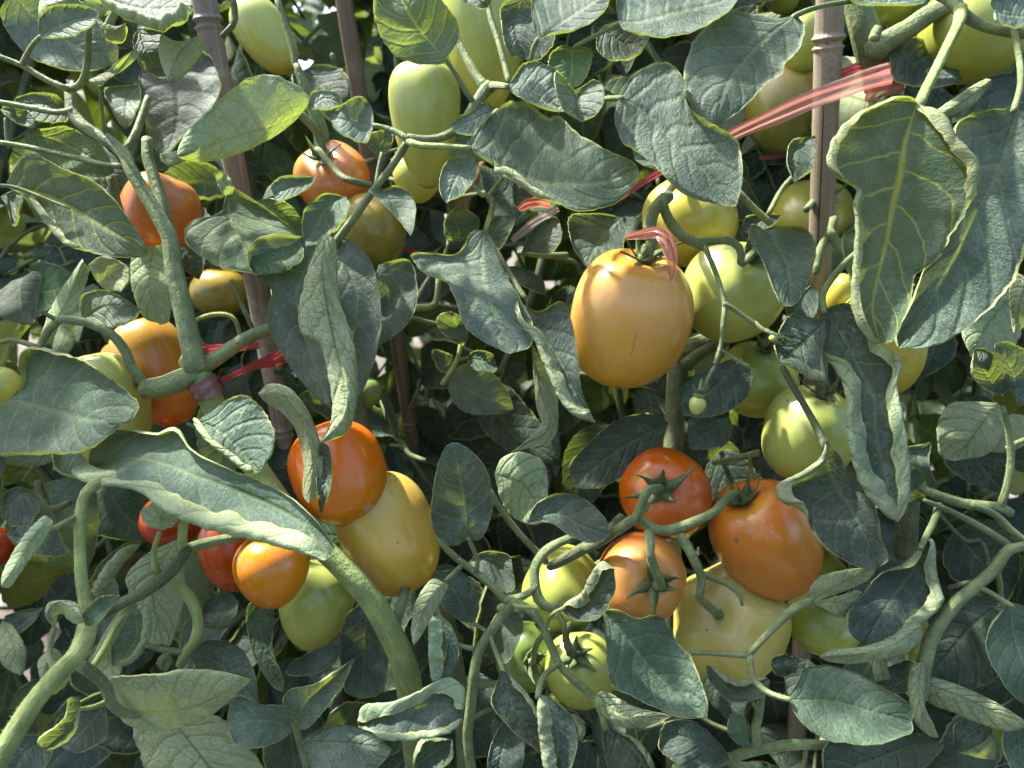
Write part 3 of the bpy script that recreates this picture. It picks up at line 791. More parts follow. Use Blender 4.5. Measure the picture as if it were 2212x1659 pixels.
def cane(label, a, b, r, mat, nodes=(), groove=None, ztop=1.32):
    """a, b: two points of the axis on the survey with depth; runs on to the soil and above the frame"""
    p = P(*a); q = P(*b); u = (q - p) / np.linalg.norm(q - p)
    top = p - u * ((ztop - p[2]) / -u[2]) if u[2] != 0 else p
    bot = p + u * ((0.02 - p[2]) / u[2])
    L = np.linalg.norm(bot - top)
    R = r * K * a[2]
    ts = [np.dot(P(*nd) - top, u) / L for nd in nodes] + [(np.dot(p - top, u) - 0.24) / L, (np.dot(q - top, u) + 0.24) / L]
    f = np.unique(np.concatenate([np.linspace(0, 1, 260)] + [np.linspace(x - 0.010, x + 0.010, 25) for x in ts]))
    f = f[(f >= 0) & (f <= 1)]
    rad = np.full(len(f), R) * (1 + 0.02 * np.sin(f * 40))
    for x in ts:
        dz = (f - x) * L / R
        rad += 1.6 * R * (0.13 * np.exp(-((dz + 0.30) / 0.16) ** 2) + 0.10 * np.exp(-((dz - 0.42) / 0.10) ** 2) - 0.07 * np.exp(-((dz - 0.05) / 0.18) ** 2) + 0.03 * np.exp(-(dz / 1.5) ** 2))
    c = top[None, :] + u[None, :] * (f * L)[:, None] + RGT[None, :] * (0.0022 * np.sin(f * 7.0 + r))[:, None]
    sides = 30
    ref = nrm(np.cross(u, np.array([0, 1.0, 0.1]))); ref2 = np.cross(u, ref)
    th = np.linspace(0, 2 * math.pi, sides + 1)
    V = c[:, None, :] + rad[:, None, None] * (np.cos(th)[None, :, None] * ref + np.sin(th)[None, :, None] * ref2)
    C = sides + 1; n = len(f)
    uv = np.stack([np.repeat((th / 6.2832)[None, :], n, 0), np.repeat((f * L)[:, None], C, 1)], -1).reshape(-1, 2)
    i = np.arange(n - 1)[:, None]; j = np.arange(C - 1)[None, :]
    aa = i * C + j
    F = np.stack([aa, aa + 1, aa + C + 1, aa + C], -1).reshape(-1, 4).tolist()
    Vf = np.vstack([V.reshape(-1, 3), c[0], c[-1]]); uv = np.vstack([uv, [[0.5, 0], [0.5, L]]])
    for k_ in range(sides): F += [[len(Vf) - 2, k_ + 1, k_], [len(Vf) - 1, (n - 1) * C + k_, (n - 1) * C + k_ + 1]]
    o = link("bamboo_cane", make_mesh("bamboo_cane", Vf, F, uv, None, True, (mat,)))
    tag(o, label, "bamboo cane", "bamboo canes holding up the vines")
    if groove is not None:
        # a long drying split on the side towards the row
        g0 = P(*groove[0]); g1 = P(*groove[1])
        pts = []
        for s in np.linspace(0, 1, 9):
            x = g0 * (1 - s) + g1 * s
            ax = p + u * np.dot(x - p, u)
            dirn = (x - ax); dirn /= np.linalg.norm(dirn)
            pts.append(ax + dirn * R * 0.99)
        link("drying_split", tube_mesh(pts, 0.00055, M_GROOVE, 6, per=0.01, bumps=0.3, name="drying_split"), o)
    return o, p, u, R
c1 = cane("leaning weathered purplish bamboo cane on the left of the row", (438, 0, 0.520), (612, 900, 0.615), 25.5, MB_PURPLE, nodes=((447, 47, 0.52), (616, 935, 0.615)))
c2 = cane("thin dark brown bamboo cane beside the tall green tomatoes", (737, 0, 0.60), (800, 380, 0.65), 18.5, MB_BROWN, nodes=((797, 352, 0.64),))
c3 = cane("upright pale bamboo cane wrapped by the wide pink ribbon", (1797, 0, 0.470), (1768, 590, 0.535), 28.5, MB_PALE, nodes=((1787, 92, 0.48),), groove=((1776, 0, 0.45), (1757, 590, 0.52)))
c4 = cane("short far brown bamboo cane showing at the top edge, left of the pale one", (1647, 0, 0.74), (1643, 60, 0.75), 13, MB_BROWN)

# ------------------------------------------------------------------ plastic tying tape
def tape_material(name, ca, cb, alpha=0.25):
    m, nt = new_mat(name); g = G(nt)
    uv = g.n("ShaderNodeUVMap", uv_map="UVMap").outputs[0]
    mp = g.n("ShaderNodeMapping"); nt.links.new(uv, mp.inputs[0]); mp.inputs["Scale"].default_value = (5.0, 4.0, 1.0)
    st = g.noise(mp.outputs[0], 1.0, 2.0, 0.55)
    c = g.mix(g.smooth(st, 0.36, 0.62), rgb(ca), rgb(cb))
    pb = g.n("ShaderNodeBsdfPrincipled"); nt.links.new(c, pb.inputs["Base Color"])
    pb.inputs["Roughness"].default_value = 0.20; pb.inputs["Specular IOR Level"].default_value = 0.8
    mp2 = g.n("ShaderNodeMapping"); nt.links.new(uv, mp2.inputs[0]); mp2.inputs["Scale"].default_value = (40.0, 25.0, 1.0)
    nt.links.new(g.bump(g.math('ADD', st, g.noise(mp2.outputs[0], 1.0, 2.0)), 0.25, 0.0006), pb.inputs["Normal"])
    tr = g.n("ShaderNodeBsdfTranslucent"); nt.links.new(c, tr.inputs["Color"])
    a = g.n("ShaderNodeMixShader"); a.inputs[0].default_value = 0.50
    nt.links.new(pb.outputs[0], a.inputs[1]); nt.links.new(tr.outputs[0], a.inputs[2])
    tp = g.n("ShaderNodeBsdfTransparent"); nt.links.new(g.mix(0.5, c, (1, 1, 1, 1)), tp.inputs["Color"])
    b = g.n("ShaderNodeMixShader"); b.inputs[0].default_value = alpha
    nt.links.new(a.outputs[0], b.inputs[1]); nt.links.new(tp.outputs[0], b.inputs[2])
    out = g.n("ShaderNodeOutputMaterial"); nt.links.new(b.outputs[0], out.inputs[0])
    return m
MT_PINK = tape_material("tape_pink", (0.52, 0.135, 0.105), (0.62, 0.36, 0.30), 0.30)
MT_RED = tape_material("tape_red", (0.312, 0.027, 0.039), (0.374, 0.078, 0.078), 0.10)
MT_DARK = tape_material("tape_dark", (0.125, 0.009, 0.016), (0.156, 0.023, 0.031), 0.05)
MT_ORANGE = tape_material("tape_orange", (0.484, 0.101, 0.055), (0.515, 0.187, 0.117), 0.15)
MT_CLEAR = tape_material("tape_faded", (0.406, 0.281, 0.265), (0.390, 0.343, 0.343), 0.35)
MT_BROWN = tape_material("tape_wound", (0.234, 0.101, 0.094), (0.312, 0.187, 0.164), 0.10)

TAPE_N = [0]
def tape(pts, mat, name="plastic_tape", wide=None, parent=None, folds=0.055, lift=None, n=60):
    """pts: (x, y, depth, half width); the band faces the viewer, wrinkled along its length"""
    TAPE_N[0] += 1
    rng = np.random.default_rng(TAPE_N[0] + 40)
    a = spline(pts, n)
    c = np.array([P(*q[:3]) for q in a])
    hw = a[:, 3] * K * a[:, 2]
    T = nrm(np.gradient(c, axis=0))
    view = nrm(CAM - c)
    W = nrm(np.cross(T, view)); N = nrm(np.cross(W, T))
    m = 15
    s = np.linspace(-1, 1, m)
    p1, p2, p3 = rng.uniform(0, 6, 3)
    t = np.linspace(0, 1, n)
    V = []
    for k_ in range(m):
        z = folds * hw * (np.sin(s[k_] * 7 + p1 + 1.2 * np.sin(5 * t)) + 0.35 * np.sin(s[k_] * 11 + p2 + 3 * t))
        ww = hw * (1 + 0.06 * np.sin(t * 17 + p3 + s[k_]))
        V.append(c + W * (s[k_] * ww)[:, None] + N * z[:, None])
    V = np.stack(V, 1)
    uv = np.stack([np.repeat(((s + 1) / 2)[None, :], n, 0), np.repeat((t * 0.3)[:, None], m, 1)], -1).reshape(-1, 2)
    i = np.arange(n - 1)[:, None]; j = np.arange(m - 1)[None, :]
    aa = i * m + j
    F = np.stack([aa, aa + 1, aa + m + 1, aa + m], -1).reshape(-1, 4).tolist()
    return link(name, make_mesh(name, V.reshape(-1, 3), F, uv, None, True, (mat,)), parent)
GT = "plastic tapes tying the vines"
t1 = tape([(1555, 306, 0.462, 8), (1590, 288, 0.458, 13), (1680, 248, 0.452, 18), (1780, 205, 0.4435, 20), (1850, 180, 0.445, 20), (1905, 163, 0.444, 23), (1926, 157, 0.452, 23)], MT_PINK)
tag(t1, "wide pink plastic tape stretched across the pale bamboo cane to the thick stem", "plastic tape", GT)
tape([(1812, 165, 0.492, 9), (1840, 150, 0.488, 10), (1878, 138, 0.485, 9)], MT_RED, "tape_strand", parent=t1)
t1c = tape([(1340, 428, 0.452, 5), (1380, 400, 0.455, 7), (1420, 374, 0.458, 8), (1490, 335, 0.46, 8), (1555, 306, 0.462, 9)], MT_RED, "tape_strand", parent=t1)
t2 = tape([(1352, 512, 0.435, 6), (1385, 506, 0.425, 11), (1420, 503, 0.416, 13), (1440, 520, 0.412, 17), (1450, 555, 0.413, 13), (1452, 590, 0.416, 8), (1450, 606, 0.418, 1)], MT_PINK, folds=0.2)
tag(t2, "short loose end of pink tape lying on the stalk of the large peach tomato", "plastic tape", GT)
t3 = tape([(1120, 452, 0.452, 5), (1140, 441, 0.451, 11), (1165, 436, 0.450, 11), (1188, 440, 0.453, 8)], MT_ORANGE)
tag(t3, "flat bright orange tape end poking out below the long dark leaf", "plastic tape", GT)
t4 = tape([(1106, 520, 0.458, 6), (1130, 500, 0.456, 9), (1165, 473, 0.452, 9), (1206, 450, 0.452, 7)], MT_CLEAR)
tag(t4, "faded translucent pinkish tape end slanting below the orange one", "plastic tape", GT)
t5 = tape([(612, 766, 0.552, 17), (590, 778, 0.535, 15), (550, 790, 0.50, 9), (505, 810, 0.455, 6), (478, 822, 0.432, 7)], MT_RED)
tag(t5, "twisted crimson tape from the forked stem to the purplish bamboo cane", "plastic tape", GT)
tape([(430, 752, 0.53, 10), (455, 754, 0.53, 10), (490, 752, 0.54, 9), (560, 745, 0.56, 8)], MT_RED, "tape_strand", parent=t5)
t6 = tape([(1640, 342, 0.56, 4), (1690, 334, 0.565, 6), (1740, 310, 0.57, 8), (1765, 285, 0.575, 8)], MT_RED)
tag(t6, "thin dark red tape in the shade behind the pale bamboo cane", "plastic tape", GT)
t7 = tape([(872, 540, 0.56, 5), (900, 548, 0.56, 5), (925, 556, 0.57, 4)], MT_RED)
tag(t7, "short dark red tape below the olive yellow tomato", "plastic tape", GT)
# the band wound round the left stem below the fork
def band(center, axis_to, r, h, mat, parent):
    c = P(*center); a = P(*axis_to); u = (a - c) / np.linalg.norm(a - c)
    R = r * K * center[2]; H = h * K * center[2]
    e1 = nrm(np.cross(u, FWD)); e2 = np.cross(u, e1)
    V = []; F = []; UV = []
    n, m = 40, 9
    for i in range(n + 1):
        th = 2 * math.pi * i / n
        for j in range(m):
            s = j / (m - 1) * 2 - 1
            rr = R * (1 + 0.05 * math.sin(s * 6 + 2 * math.sin(th * 2)) + 0.03 * math.sin(s * 11 + th * 3)) + 0.0004
            V.append(c + u * (H * s * (1 + 0.12 * math.sin(th * 2 + 1))) + rr * (math.cos(th) * e1 + math.sin(th) * e2)); UV.append(((s + 1) / 2, th * 0.02))
    for i in range(n):
        for j in range(m - 1):
            a_ = i * m + j
            F.append([a_, a_ + 1, a_ + m + 1, a_ + m])
    return link("tape_winding", make_mesh("tape_winding", V, F, UV, None, True, (mat,)), parent)
band((443, 838, 0.437), (465, 880, 0.44), 30, 20, MT_BROWN, t5)
band((1908, 180, 0.479), (1914, 230, 0.485), 37, 24, MT_PINK, t1)

# ------------------------------------------------------------------ tomatoes
TB = tomato
TB("large peach orange tomato with pink tape on its stalk", 1357, 690, 0.452, 131, 150, (0.16, 0.86, 0.48), 'peach', 'block', 0.02, ped=[(1398, 548, 0.424), (1408, 520, 0.425), (1402, 490, 0.428), (1412, 455, 0.43), (1438, 428, 0.435)], pedr=15, sep_len=1.25, bend=0.03)
TB("round light green tomato touching the large peach one", 1579, 632, 0.478, 106, 112, (0.18, 0.60, 0.78), 'pale_green', 'round', 0.035, ped=[(1602, 570, 0.43), (1600, 540, 0.425), (1575, 520, 0.425), (1530, 522, 0.425), (1500, 522, 0.426)], pedr=9, sep_len=0.8)
TB("yellow green tomato half hidden above the large peach one", 1490, 476, 0.515, 102, 98, (-0.2, 0.7, 0.6), 'lemon', 'round', 0.03, ped=[(1440, 420, 0.47), (1430, 430, 0.45)], pedr=9, calyx=False)
TB("glossy yellow tomato behind the pale bamboo cane", 1755, 470, 0.575, 88, 72, (-0.1, 0.45, 0.85), 'lemon', 'round', 0.03, ped=[(1740, 455, 0.50), (1762, 430, 0.52)], sep_len=1.2)
TB("dark green shaded tomato below the round light green one", 1635, 820, 0.515, 88, 80, (0.1, 0.8, 0.5), 'green', 'round', 0.03, ped=[(1650, 745, 0.47), (1665, 720, 0.47)])
TB("long light green tomato beside the rolled leaf", 1744, 938, 0.462, 94, 106, (0.15, 0.86, 0.45), 'pale_green', 'block', 0.02, ped=[(1770, 820, 0.425), (1768, 790, 0.44)], sep_len=0.9, bend=-0.05)
TB("yellow tomato behind the rolled leaf under the large right leaves", 1902, 742, 0.500, 94, 118, (-0.1, 0.95, 0.2), 'lemon', 'plum', 0.02)
TB("small lumpy yellow tomato at the left rim of the large right leaves", 1822, 640, 0.52, 42, 52, (0.2, 0.8, 0.4), 'lemon', 'round', 0.07, ped=[(1838, 580, 0.50)])
TB("round red tomato with a star calyx, topmost of the ripe truss", 1437, 1066, 0.462, 98, 96, (-0.32, 0.22, 0.92), 'flame', 'round', 0.02, ped=[(1398, 1060, 0.403), (1388, 1085, 0.405), (1378, 1112, 0.41), (1372, 1126, 0.412)], pedr=11, sep_len=1.25)
TB("bean shaped orange tomato at right end of the ripe truss", 1652, 1170, 0.462, 112, 138, (-0.50, 0.76, 0.38), 'tangerine', 'block', 0.02, bend=0.10, spin=1.2, ped=[(1562, 1085, 0.425), (1545, 1105, 0.415), (1520, 1118, 0.412), (1480, 1135, 0.41)], pedr=10, sep_len=0.9)
TB("orange red tomato with a star calyx, lowest of the ripe truss", 1383, 1248, 0.452, 97, 94, (0.20, 0.12, 0.96), 'rust', 'round', 0.02, ped=[(1406, 1205, 0.398), (1405, 1175, 0.402), (1402, 1148, 0.408)], pedr=11, sep_len=1.25)
TB("lobed cream yellow tomato under the bean shaped orange one", 1575, 1345, 0.482, 126, 108, (-0.45, 0.42, 0.78), 'cream', 'round', 0.10, calyx=False, ped=[(1512, 1290, 0.418), (1517, 1255, 0.412), (1500, 1210, 0.41), (1470, 1155, 0.41)], pedr=10, sep_len=0.9)
TB("small green tomato in shade right of the cream one", 1775, 1345, 0.50, 78, 58, (0.1, 0.85, 0.5), 'green', 'round', 0.03)
TB("green tomato at bottom centre beside the broad dark leaf", 1256, 1450, 0.468, 77, 94, (-0.22, 0.66, 0.72), 'green', 'plum', 0.02, ped=[(1226, 1385, 0.43), (1218, 1350, 0.44), (1200, 1315, 0.45)])
TB("green tomato with a dark withered calyx, leftmost of the lower truss", 1138, 1418, 0.488, 72, 82, (0.10, 0.25, 0.95), 'deep_green', 'round', 0.03, ped=[(1160, 1390, 0.45), (1185, 1360, 0.455)], sep_len=0.8)
TB("green tomato behind the hooked stalk, topmost of the lower truss", 1216, 1268, 0.495, 82, 98, (-0.2, -0.55, 0.75), 'green', 'plum', 0.04, calyx=False)
TB("orange red plum tomato hanging beside the arching pale leaf", 732, 1022, 0.452, 100, 113, (-0.42, 0.82, -0.32), 'orange', 'plum', 0.0, calyx=False)
TB("golden yellow plum tomato below the orange red plum one", 838, 1152, 0.468, 106, 134, (-0.42, 0.88, -0.12), 'yellow', 'block', 0.02, calyx=False)
TB("small bright orange egg tomato at the end of the lower left truss", 588, 1232, 0.425, 80, 84, (-0.05, 0.97, 0.15), 'apricot', 'egg', 0.0, calyx=False)
TB("red plum tomato half behind the small orange egg one", 508, 1190, 0.462, 72, 86, (-0.15, 0.95, 0.1), 'red', 'plum', 0.0, calyx=False)
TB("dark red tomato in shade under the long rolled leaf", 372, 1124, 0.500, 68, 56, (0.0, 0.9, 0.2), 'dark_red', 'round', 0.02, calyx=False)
TB("green egg tomato below the small orange one", 682, 1305, 0.468, 80, 98, (0.12, 0.95, -0.1), 'pale_green', 'egg', 0.0, calyx=False)
TB("long amber tomato behind the forked stem", 338, 803, 0.505, 80, 124, (-0.34, 0.92, 0.15), 'amber', 'plum', 0.02, calyx=False)
TB("small orange tomato piece with a cracked stalk end, left of the long amber one", 258, 778, 0.52, 40, 44, (0.5, 0.3, 0.8), 'amber', 'round', 0.07, dry=True, ped=[(285, 800, 0.47), (298, 830, 0.455)], pedr=6, sep_len=0.5)
TB("light green tomato behind the broad drooping leaf at left", 232, 885, 0.462, 86, 128, (-0.25, 0.95, -0.1), 'pale_green', 'plum', 0.02, calyx=False)
TB("green tomato cut by the left edge of the photo", -2, 842, 0.48, 46, 52, (0.0, 0.95, 0.2), 'pale_green', 'round', 0.02, calyx=False)
TB("orange tomato behind the upper left forked stem", 345, 458, 0.515, 82, 84, (0.35, 0.85, 0.1), 'rust', 'block', 0.03, calyx=False)
TB("ribbed orange tomato with long curly sepals, beside the thin brown cane", 718, 385, 0.545, 82, 68, (-0.15, 0.45, 0.85), 'rust', 'round', 0.05, ped=[(735, 378, 0.485), (765, 392, 0.48), (800, 400, 0.485)], sep_len=1.5, pedr=8)
TB("olive yellow tomato below the ribbed orange one", 800, 500, 0.545, 78, 86, (-0.1, 0.92, 0.1), 'olive', 'round', 0.02, calyx=False)
TB("tall tapered green tomato in front of the thin brown cane's right side", 918, 272, 0.480, 78, 134, (-0.05, 0.98, 0.15), 'pale_green', 'tall', 0.03, ped=[(905, 120, 0.47), (900, 90, 0.49)], sep_len=0.7)
TB("largest tall green tomato behind the central leaf fork", 1048, 88, 0.525, 94, 150, (-0.08, 0.98, 0.1), 'pale_green', 'tall', 0.03, calyx=False)
TB("pale green tomato peeping below the tall tapered one", 902, 385, 0.53, 52, 54, (0.0, 0.95, 0.1), 'pale_green', 'egg', 0.0, calyx=False)
TB("slanting pale green tomato near the top of the purplish cane", 573, 76, 0.60, 56, 90, (-0.55, 0.80, 0.1), 'pale_green', 'plum', 0.02, calyx=False)
TB("olive green tomato at the top edge right of the pale cane", 1925, -12, 0.50, 62, 62, (0.1, 0.95, 0.1), 'green', 'round', 0.02, calyx=False)
TB("big green tomato in the upper right corner", 2103, 66, 0.475, 114, 108, (0.0, 0.95, 0.2), 'green', 'round', 0.02, calyx=False)
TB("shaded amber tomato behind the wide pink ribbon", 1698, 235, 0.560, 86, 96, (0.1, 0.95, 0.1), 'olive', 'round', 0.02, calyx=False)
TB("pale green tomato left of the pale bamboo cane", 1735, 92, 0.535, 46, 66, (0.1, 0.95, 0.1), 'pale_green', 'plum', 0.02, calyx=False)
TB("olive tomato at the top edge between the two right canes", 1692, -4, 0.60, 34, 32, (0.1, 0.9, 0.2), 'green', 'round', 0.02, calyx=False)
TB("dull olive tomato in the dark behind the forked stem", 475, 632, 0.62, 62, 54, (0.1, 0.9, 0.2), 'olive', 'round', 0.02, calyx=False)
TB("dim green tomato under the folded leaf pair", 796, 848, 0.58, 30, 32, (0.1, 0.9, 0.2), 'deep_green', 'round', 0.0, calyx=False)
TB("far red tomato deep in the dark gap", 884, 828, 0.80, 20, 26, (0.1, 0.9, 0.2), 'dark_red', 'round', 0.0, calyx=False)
TB("far orange tomato deep in the dark gap", 1018, 815, 0.82, 38, 24, (0.1, 0.9, 0.2), 'rust', 'round', 0.0, calyx=False)
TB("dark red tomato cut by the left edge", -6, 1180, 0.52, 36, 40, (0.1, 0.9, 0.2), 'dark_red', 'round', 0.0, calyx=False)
TB("tiny pale green fruitlet hanging on the thin forked truss", 1506, 876, 0.408, 18, 21, (0.15, 0.95, 0.1), 'pale_green', 'egg', 0.0, ped=[(1518, 842, 0.408), (1532, 812, 0.408), (1545, 790, 0.41)], pedr=5, sep_len=1.3, scar=False)
TB("tiny fruitlet with spread sepals at the tip of the thin forked truss", 1670, 730, 0.405, 9, 10, (0.6, -0.2, 0.6), 'pale_green', 'egg', 0.0, ped=[(1650, 712, 0.407), (1630, 696, 0.41)], pedr=5, sep_len=2.6, scar=False)

fruit = {o["label"]: o for o in bpy.data.objects if o.get("category") == "tomato"}
_t = fruit["large peach orange tomato with pink tape on its stalk"]
for i in range(7):
    y = 722 + i * 7; x = 1375 - i * 1.9
    blemish(_t, [(x - 1.2, y - 2.2), (x + 1.4, y - 1.8), (x + 0.9, y + 2.0), (x - 1.5, y + 1.6)], M_SCAR)
_t = fruit["orange red plum tomato hanging beside the arching pale leaf"]
blemish(_t, [(786, 1096), (797, 1089), (807, 1092), (804, 1101), (794, 1110), (787, 1107)], M_BLEMISH); blemish(_t, [(788, 1086), (792, 1085), (792, 1089), (789, 1090)], M_SCAR)
_t = fruit["bean shaped orange tomato at right end of the ripe truss"]
blemish(_t, [(1586, 1163), (1592, 1162), (1595, 1168), (1592, 1174), (1587, 1171)], M_SCAR)
blemish(_t, [(1640, 1165), (1646, 1162), (1647, 1164), (1641, 1168)], M_BLEMISH); blemish(_t, [(1655, 1245), (1660, 1243), (1661, 1246), (1656, 1248)], M_BLEMISH)
_t = fruit["long light green tomato beside the rolled leaf"]
blemish(_t, [(1699, 864), (1703, 863), (1703, 867), (1700, 868)], M_SCAR)
_t = fruit["golden yellow plum tomato below the orange red plum one"]
blemish(_t, [(856, 1172), (861, 1169), (862, 1171), (857, 1174)], M_SCAR); blemish(_t, [(752, 1128), (756, 1128), (756, 1131), (752, 1131)], M_SCAR)
_t = fruit["lobed cream yellow tomato under the bean shaped orange one"]
blemish(_t, [(1524, 1360), (1530, 1359), (1529, 1363), (1525, 1363)], M_SCAR)
_t = fruit["small bright orange egg tomato at the end of the lower left truss"]
blemish(_t, [(577, 1302), (586, 1301), (588, 1305), (580, 1307)], M_BLEMISH)
# ------------------------------------------------------------------ stems and stalks
# left plant
stem(PL, [(288, -60, 0.50), (232, 60, 0.50), (200, 130, 0.50)], 10, mat='g')
stem(PL, [(-30, 112), (45, 140), (100, 172), (148, 193)], (6, 8), 0.45, name="leaf_stalk")
stem(PL, [(148, 188), (153, 215), (157, 245), (185, 275), (232, 303), (268, 335), (285, 370), (320, 430), (350, 480), (368, 520), (376, 580), (392, 650), (408, 720), (425, 800)], (10, 12, 12.5, 13, 14, 16, 18, 21, 23), (0.462, 0.445, 0.432), name="main_stem", hairs=420)
stem(PL, [(318, 300), (320, 340), (335, 390), (350, 440), (366, 500), (378, 545)], (13, 14, 15, 16), (0.475, 0.458), mat='g')
stem(PL, [(270, 325), (292, 290), (305, 255), (320, 210)], (9, 10, 8), (0.455, 0.475))
stem(PL, [(150, 194), (172, 184), (184, 160), (190, 120), (191, 60)], (9, 8.5, 8), (0.456, 0.440))
stem(PL, [(-20, 218), (60, 232), (120, 243), (156, 238)], (7, 8), 0.455, name="leaf_stalk")
stem(PL, [(-20, 305), (60, 318), (150, 338), (220, 355), (268, 360)], (6, 7, 8), 0.448, name="leaf_stalk")
stem(PL, [(48, 140), (60, 115), (72, 95), (86, 80)], (7, 5), (0.45, 0.425), name="leaf_stalk")
stem(PL, [(217, 186), (219, 230), (226, 285)], (4, 5), (0.432, 0.45), name="leaf_stalk")
stem(PL, [(-10, 400), (30, 404), (70, 418), (150, 450)], (5, 5, 3), 0.432, name="leaf_stalk")
stem(PL, [(13, 255), (15, 300), (20, 320)], (5, 4), 0.46, name="leaf_stalk")
stem(PL, [(240, 380, 0.475), (250, 430, 0.475), (263, 470, 0.475)], (12, 10), None, mat='g')
stem(PL, [(428, 805), (390, 822), (350, 836), (310, 842)], (24, 24, 22), 0.435, name="branch", hairs=120)
stem(PL, [(318, 835), (288, 800), (268, 755), (240, 722), (200, 702), (160, 692), (128, 690)], (13, 12, 11, 11, 10), (0.437, 0.420), hairs=120)
stem(PL, [(130, 690), (112, 705), (95, 730), (90, 755), (100, 775)], (10, 10, 8), (0.420, 0.43))
stem(PL, [(124, 692), (105, 682), (88, 672)], (6, 5), (0.42, 0.417), mat='d', name="leaf_stalk")
stem(PL, [(422, 800), (470, 772), (520, 738), (560, 718), (600, 706)], (20, 15, 14, 14), (0.435, 0.445), hairs=150)
stem(PL, [(405, 770), (425, 800), (448, 848), (470, 890), (500, 940), (545, 1000), (600, 1075), (660, 1150), (720, 1205), (775, 1262), (815, 1315), (845, 1370), (868, 1420), (884, 1480), (895, 1570)], (22, 28, 26, 25, 24, 24, 25, 26, 27, 28, 27), (0.434, 0.44, 0.44, 0.43, 0.425, 0.43, 0.44), mat='f', name="main_stem", hairs=500)
stem(PL, [(852, 1345), (868, 1305), (876, 1270), (882, 1235)], (15, 12, 10), (0.435, 0.455))
stem(PL, [(895, 1570, 0.44), (905, 1750, 0.47), (900, 2200, 0.56)], (27, 26, 26), None, name="main_stem")
# the big shoot that leans out at lower left
stem(PL, [(560, 1135), (520, 1157), (470, 1168), (420, 1180), (395, 1195)], (11, 12, 13, 15), (0.420, 0.402), hairs=120)
stem(PL, [(405, 1185), (378, 1225), (340, 1260), (295, 1288), (245, 1312), (190, 1345)], (14, 15, 15, 14, 14), (0.402, 0.385), mat='d', hairs=200)
stem(PL, [(396, 1195), (393, 1170), (396, 1130), (402, 1090)], (11, 11, 12), (0.402, 0.398), mat='f')
stem(PL, [(378, 1262), (405, 1285), (424, 1320), (428, 1355), (418, 1390), (400, 1412), (388, 1440)], (13, 14, 13, 13, 12, 10), (0.404, 0.400), mat='f', hairs=120)
stem(PL, [(404, 1410), (370, 1406), (340, 1400), (315, 1393)], (8, 7), (0.401, 0.395), name="leaf_stalk")
stem(PL, [(350, 1242), (336, 1222), (333, 1190), (345, 1150)], (7, 8, 7, 6), (0.402, 0.396), mat='f', name="leaf_stalk")
stem(PL, [(-30, 1690), (20, 1600), (70, 1520), (120, 1460), (165, 1415), (185, 1370), (192, 1330)], (22, 21, 20, 19, 22, 17), (0.295, 0.325, 0.355), mat='f', name="main_stem", hairs=260)
stem(PL, [(192, 1340), (184, 1295), (176, 1240), (173, 1180), (174, 1110), (188, 1060), (218, 1040)], (18, 14, 13, 12, 12), (0.352, 0.372), mat='f', hairs=160)
stem(PL, [(172, 1114), (150, 1124), (128, 1136), (106, 1146)], (8, 7, 7), (0.366, 0.350), mat='g', name="leaf_stalk")
stem(PL, [(178, 1440), (210, 1462), (232, 1490), (240, 1520), (265, 1540), (300, 1546)], (16, 14, 13, 12, 8), (0.345, 0.375), mat='g')
stem(PL, [(236, 1512), (215, 1522), (190, 1530), (172, 1532)], (6, 5), (0.360, 0.342), mat='f', name="leaf_stalk")
stem(PL, [(118, 1450), (108, 1420), (110, 1385), (118, 1355)], (8, 6, 6), (0.335, 0.345), mat='g', name="leaf_stalk")
stem(PL, [(200, 1440), (225, 1400), (255, 1345), (285, 1310)], (7, 7, 6), (0.365, 0.395), mat='f', name="leaf_stalk")
stem(PL, [(80, 1040, 0.49), (95, 1075, 0.49), (112, 1100, 0.49), (150, 1085, 0.49)], (8, 9, 8), None, mat='d')
stem(PL, [(0, 740), (30, 735), (75, 748)], (6, 7), 0.50, name="leaf_stalk")
stem(PL, [(425, 760, 0.55), (420, 700, 0.55), (450, 682, 0.545), (490, 680, 0.545), (510, 695, 0.545), (520, 730, 0.55)], (5, 6, 6, 5), None, mat='f', name="leaf_stalk")
stem(PL, [(500, 605, 0.56), (520, 650, 0.56), (545, 710, 0.56)], (5, 6), None, name="leaf_stalk")
# middle plant
stem(PC, [(806, 270), (835, 277), (862, 288), (882, 302)], (6, 7, 9), (0.428, 0.42))
stem(PC, [(880, 298), (915, 302), (950, 298), (985, 282), (1010, 255), (1030, 225), (1045, 200), (1060, 186)], (11, 10, 10, 11, 13, 15, 15, 17), (0.422, 0.435), hairs=120)
stem(PC, [(882, 306), (910, 314), (960, 316), (1014, 319)], (9, 8, 6), (0.420, 0.406), mat='f', name="leaf_stalk")
stem(PC, [(878, 308), (862, 335), (835, 375), (800, 420), (765, 470), (735, 510), (705, 550)], (10, 9, 10, 10), (0.422, 0.435), hairs=140)
stem(PC, [(1052, 192), (1030, 165), (1005, 120), (985, 80), (975, 40)], (15, 10, 9, 9), (0.435, 0.455))
stem(PC, [(1024, 222), (1005, 195), (985, 162), (962, 127)], (7, 6, 5), (0.43, 0.413), name="leaf_stalk")
stem(PC, [(1060, 186), (1075, 185), (1097, 187)], (11, 7), (0.434, 0.418))
stem(PC, [(1100, 178), (1090, 140), (1075, 85), (1060, 40), (1050, -20)], (8, 7, 7), (0.43, 0.455))
stem(PC, [(1148, 128), (1152, 105), (1162, 84)], (6, 6), (0.43, 0.42), name="leaf_stalk")
stem(PC, [(1240, 102), (1265, 88), (1300, 70), (1338, 50)], (5, 6, 6), (0.43, 0.422), name="leaf_stalk")
stem(PC, [(1285, 218), (1310, 214), (1345, 212)], (8, 7), (0.415, 0.404), name="leaf_stalk")
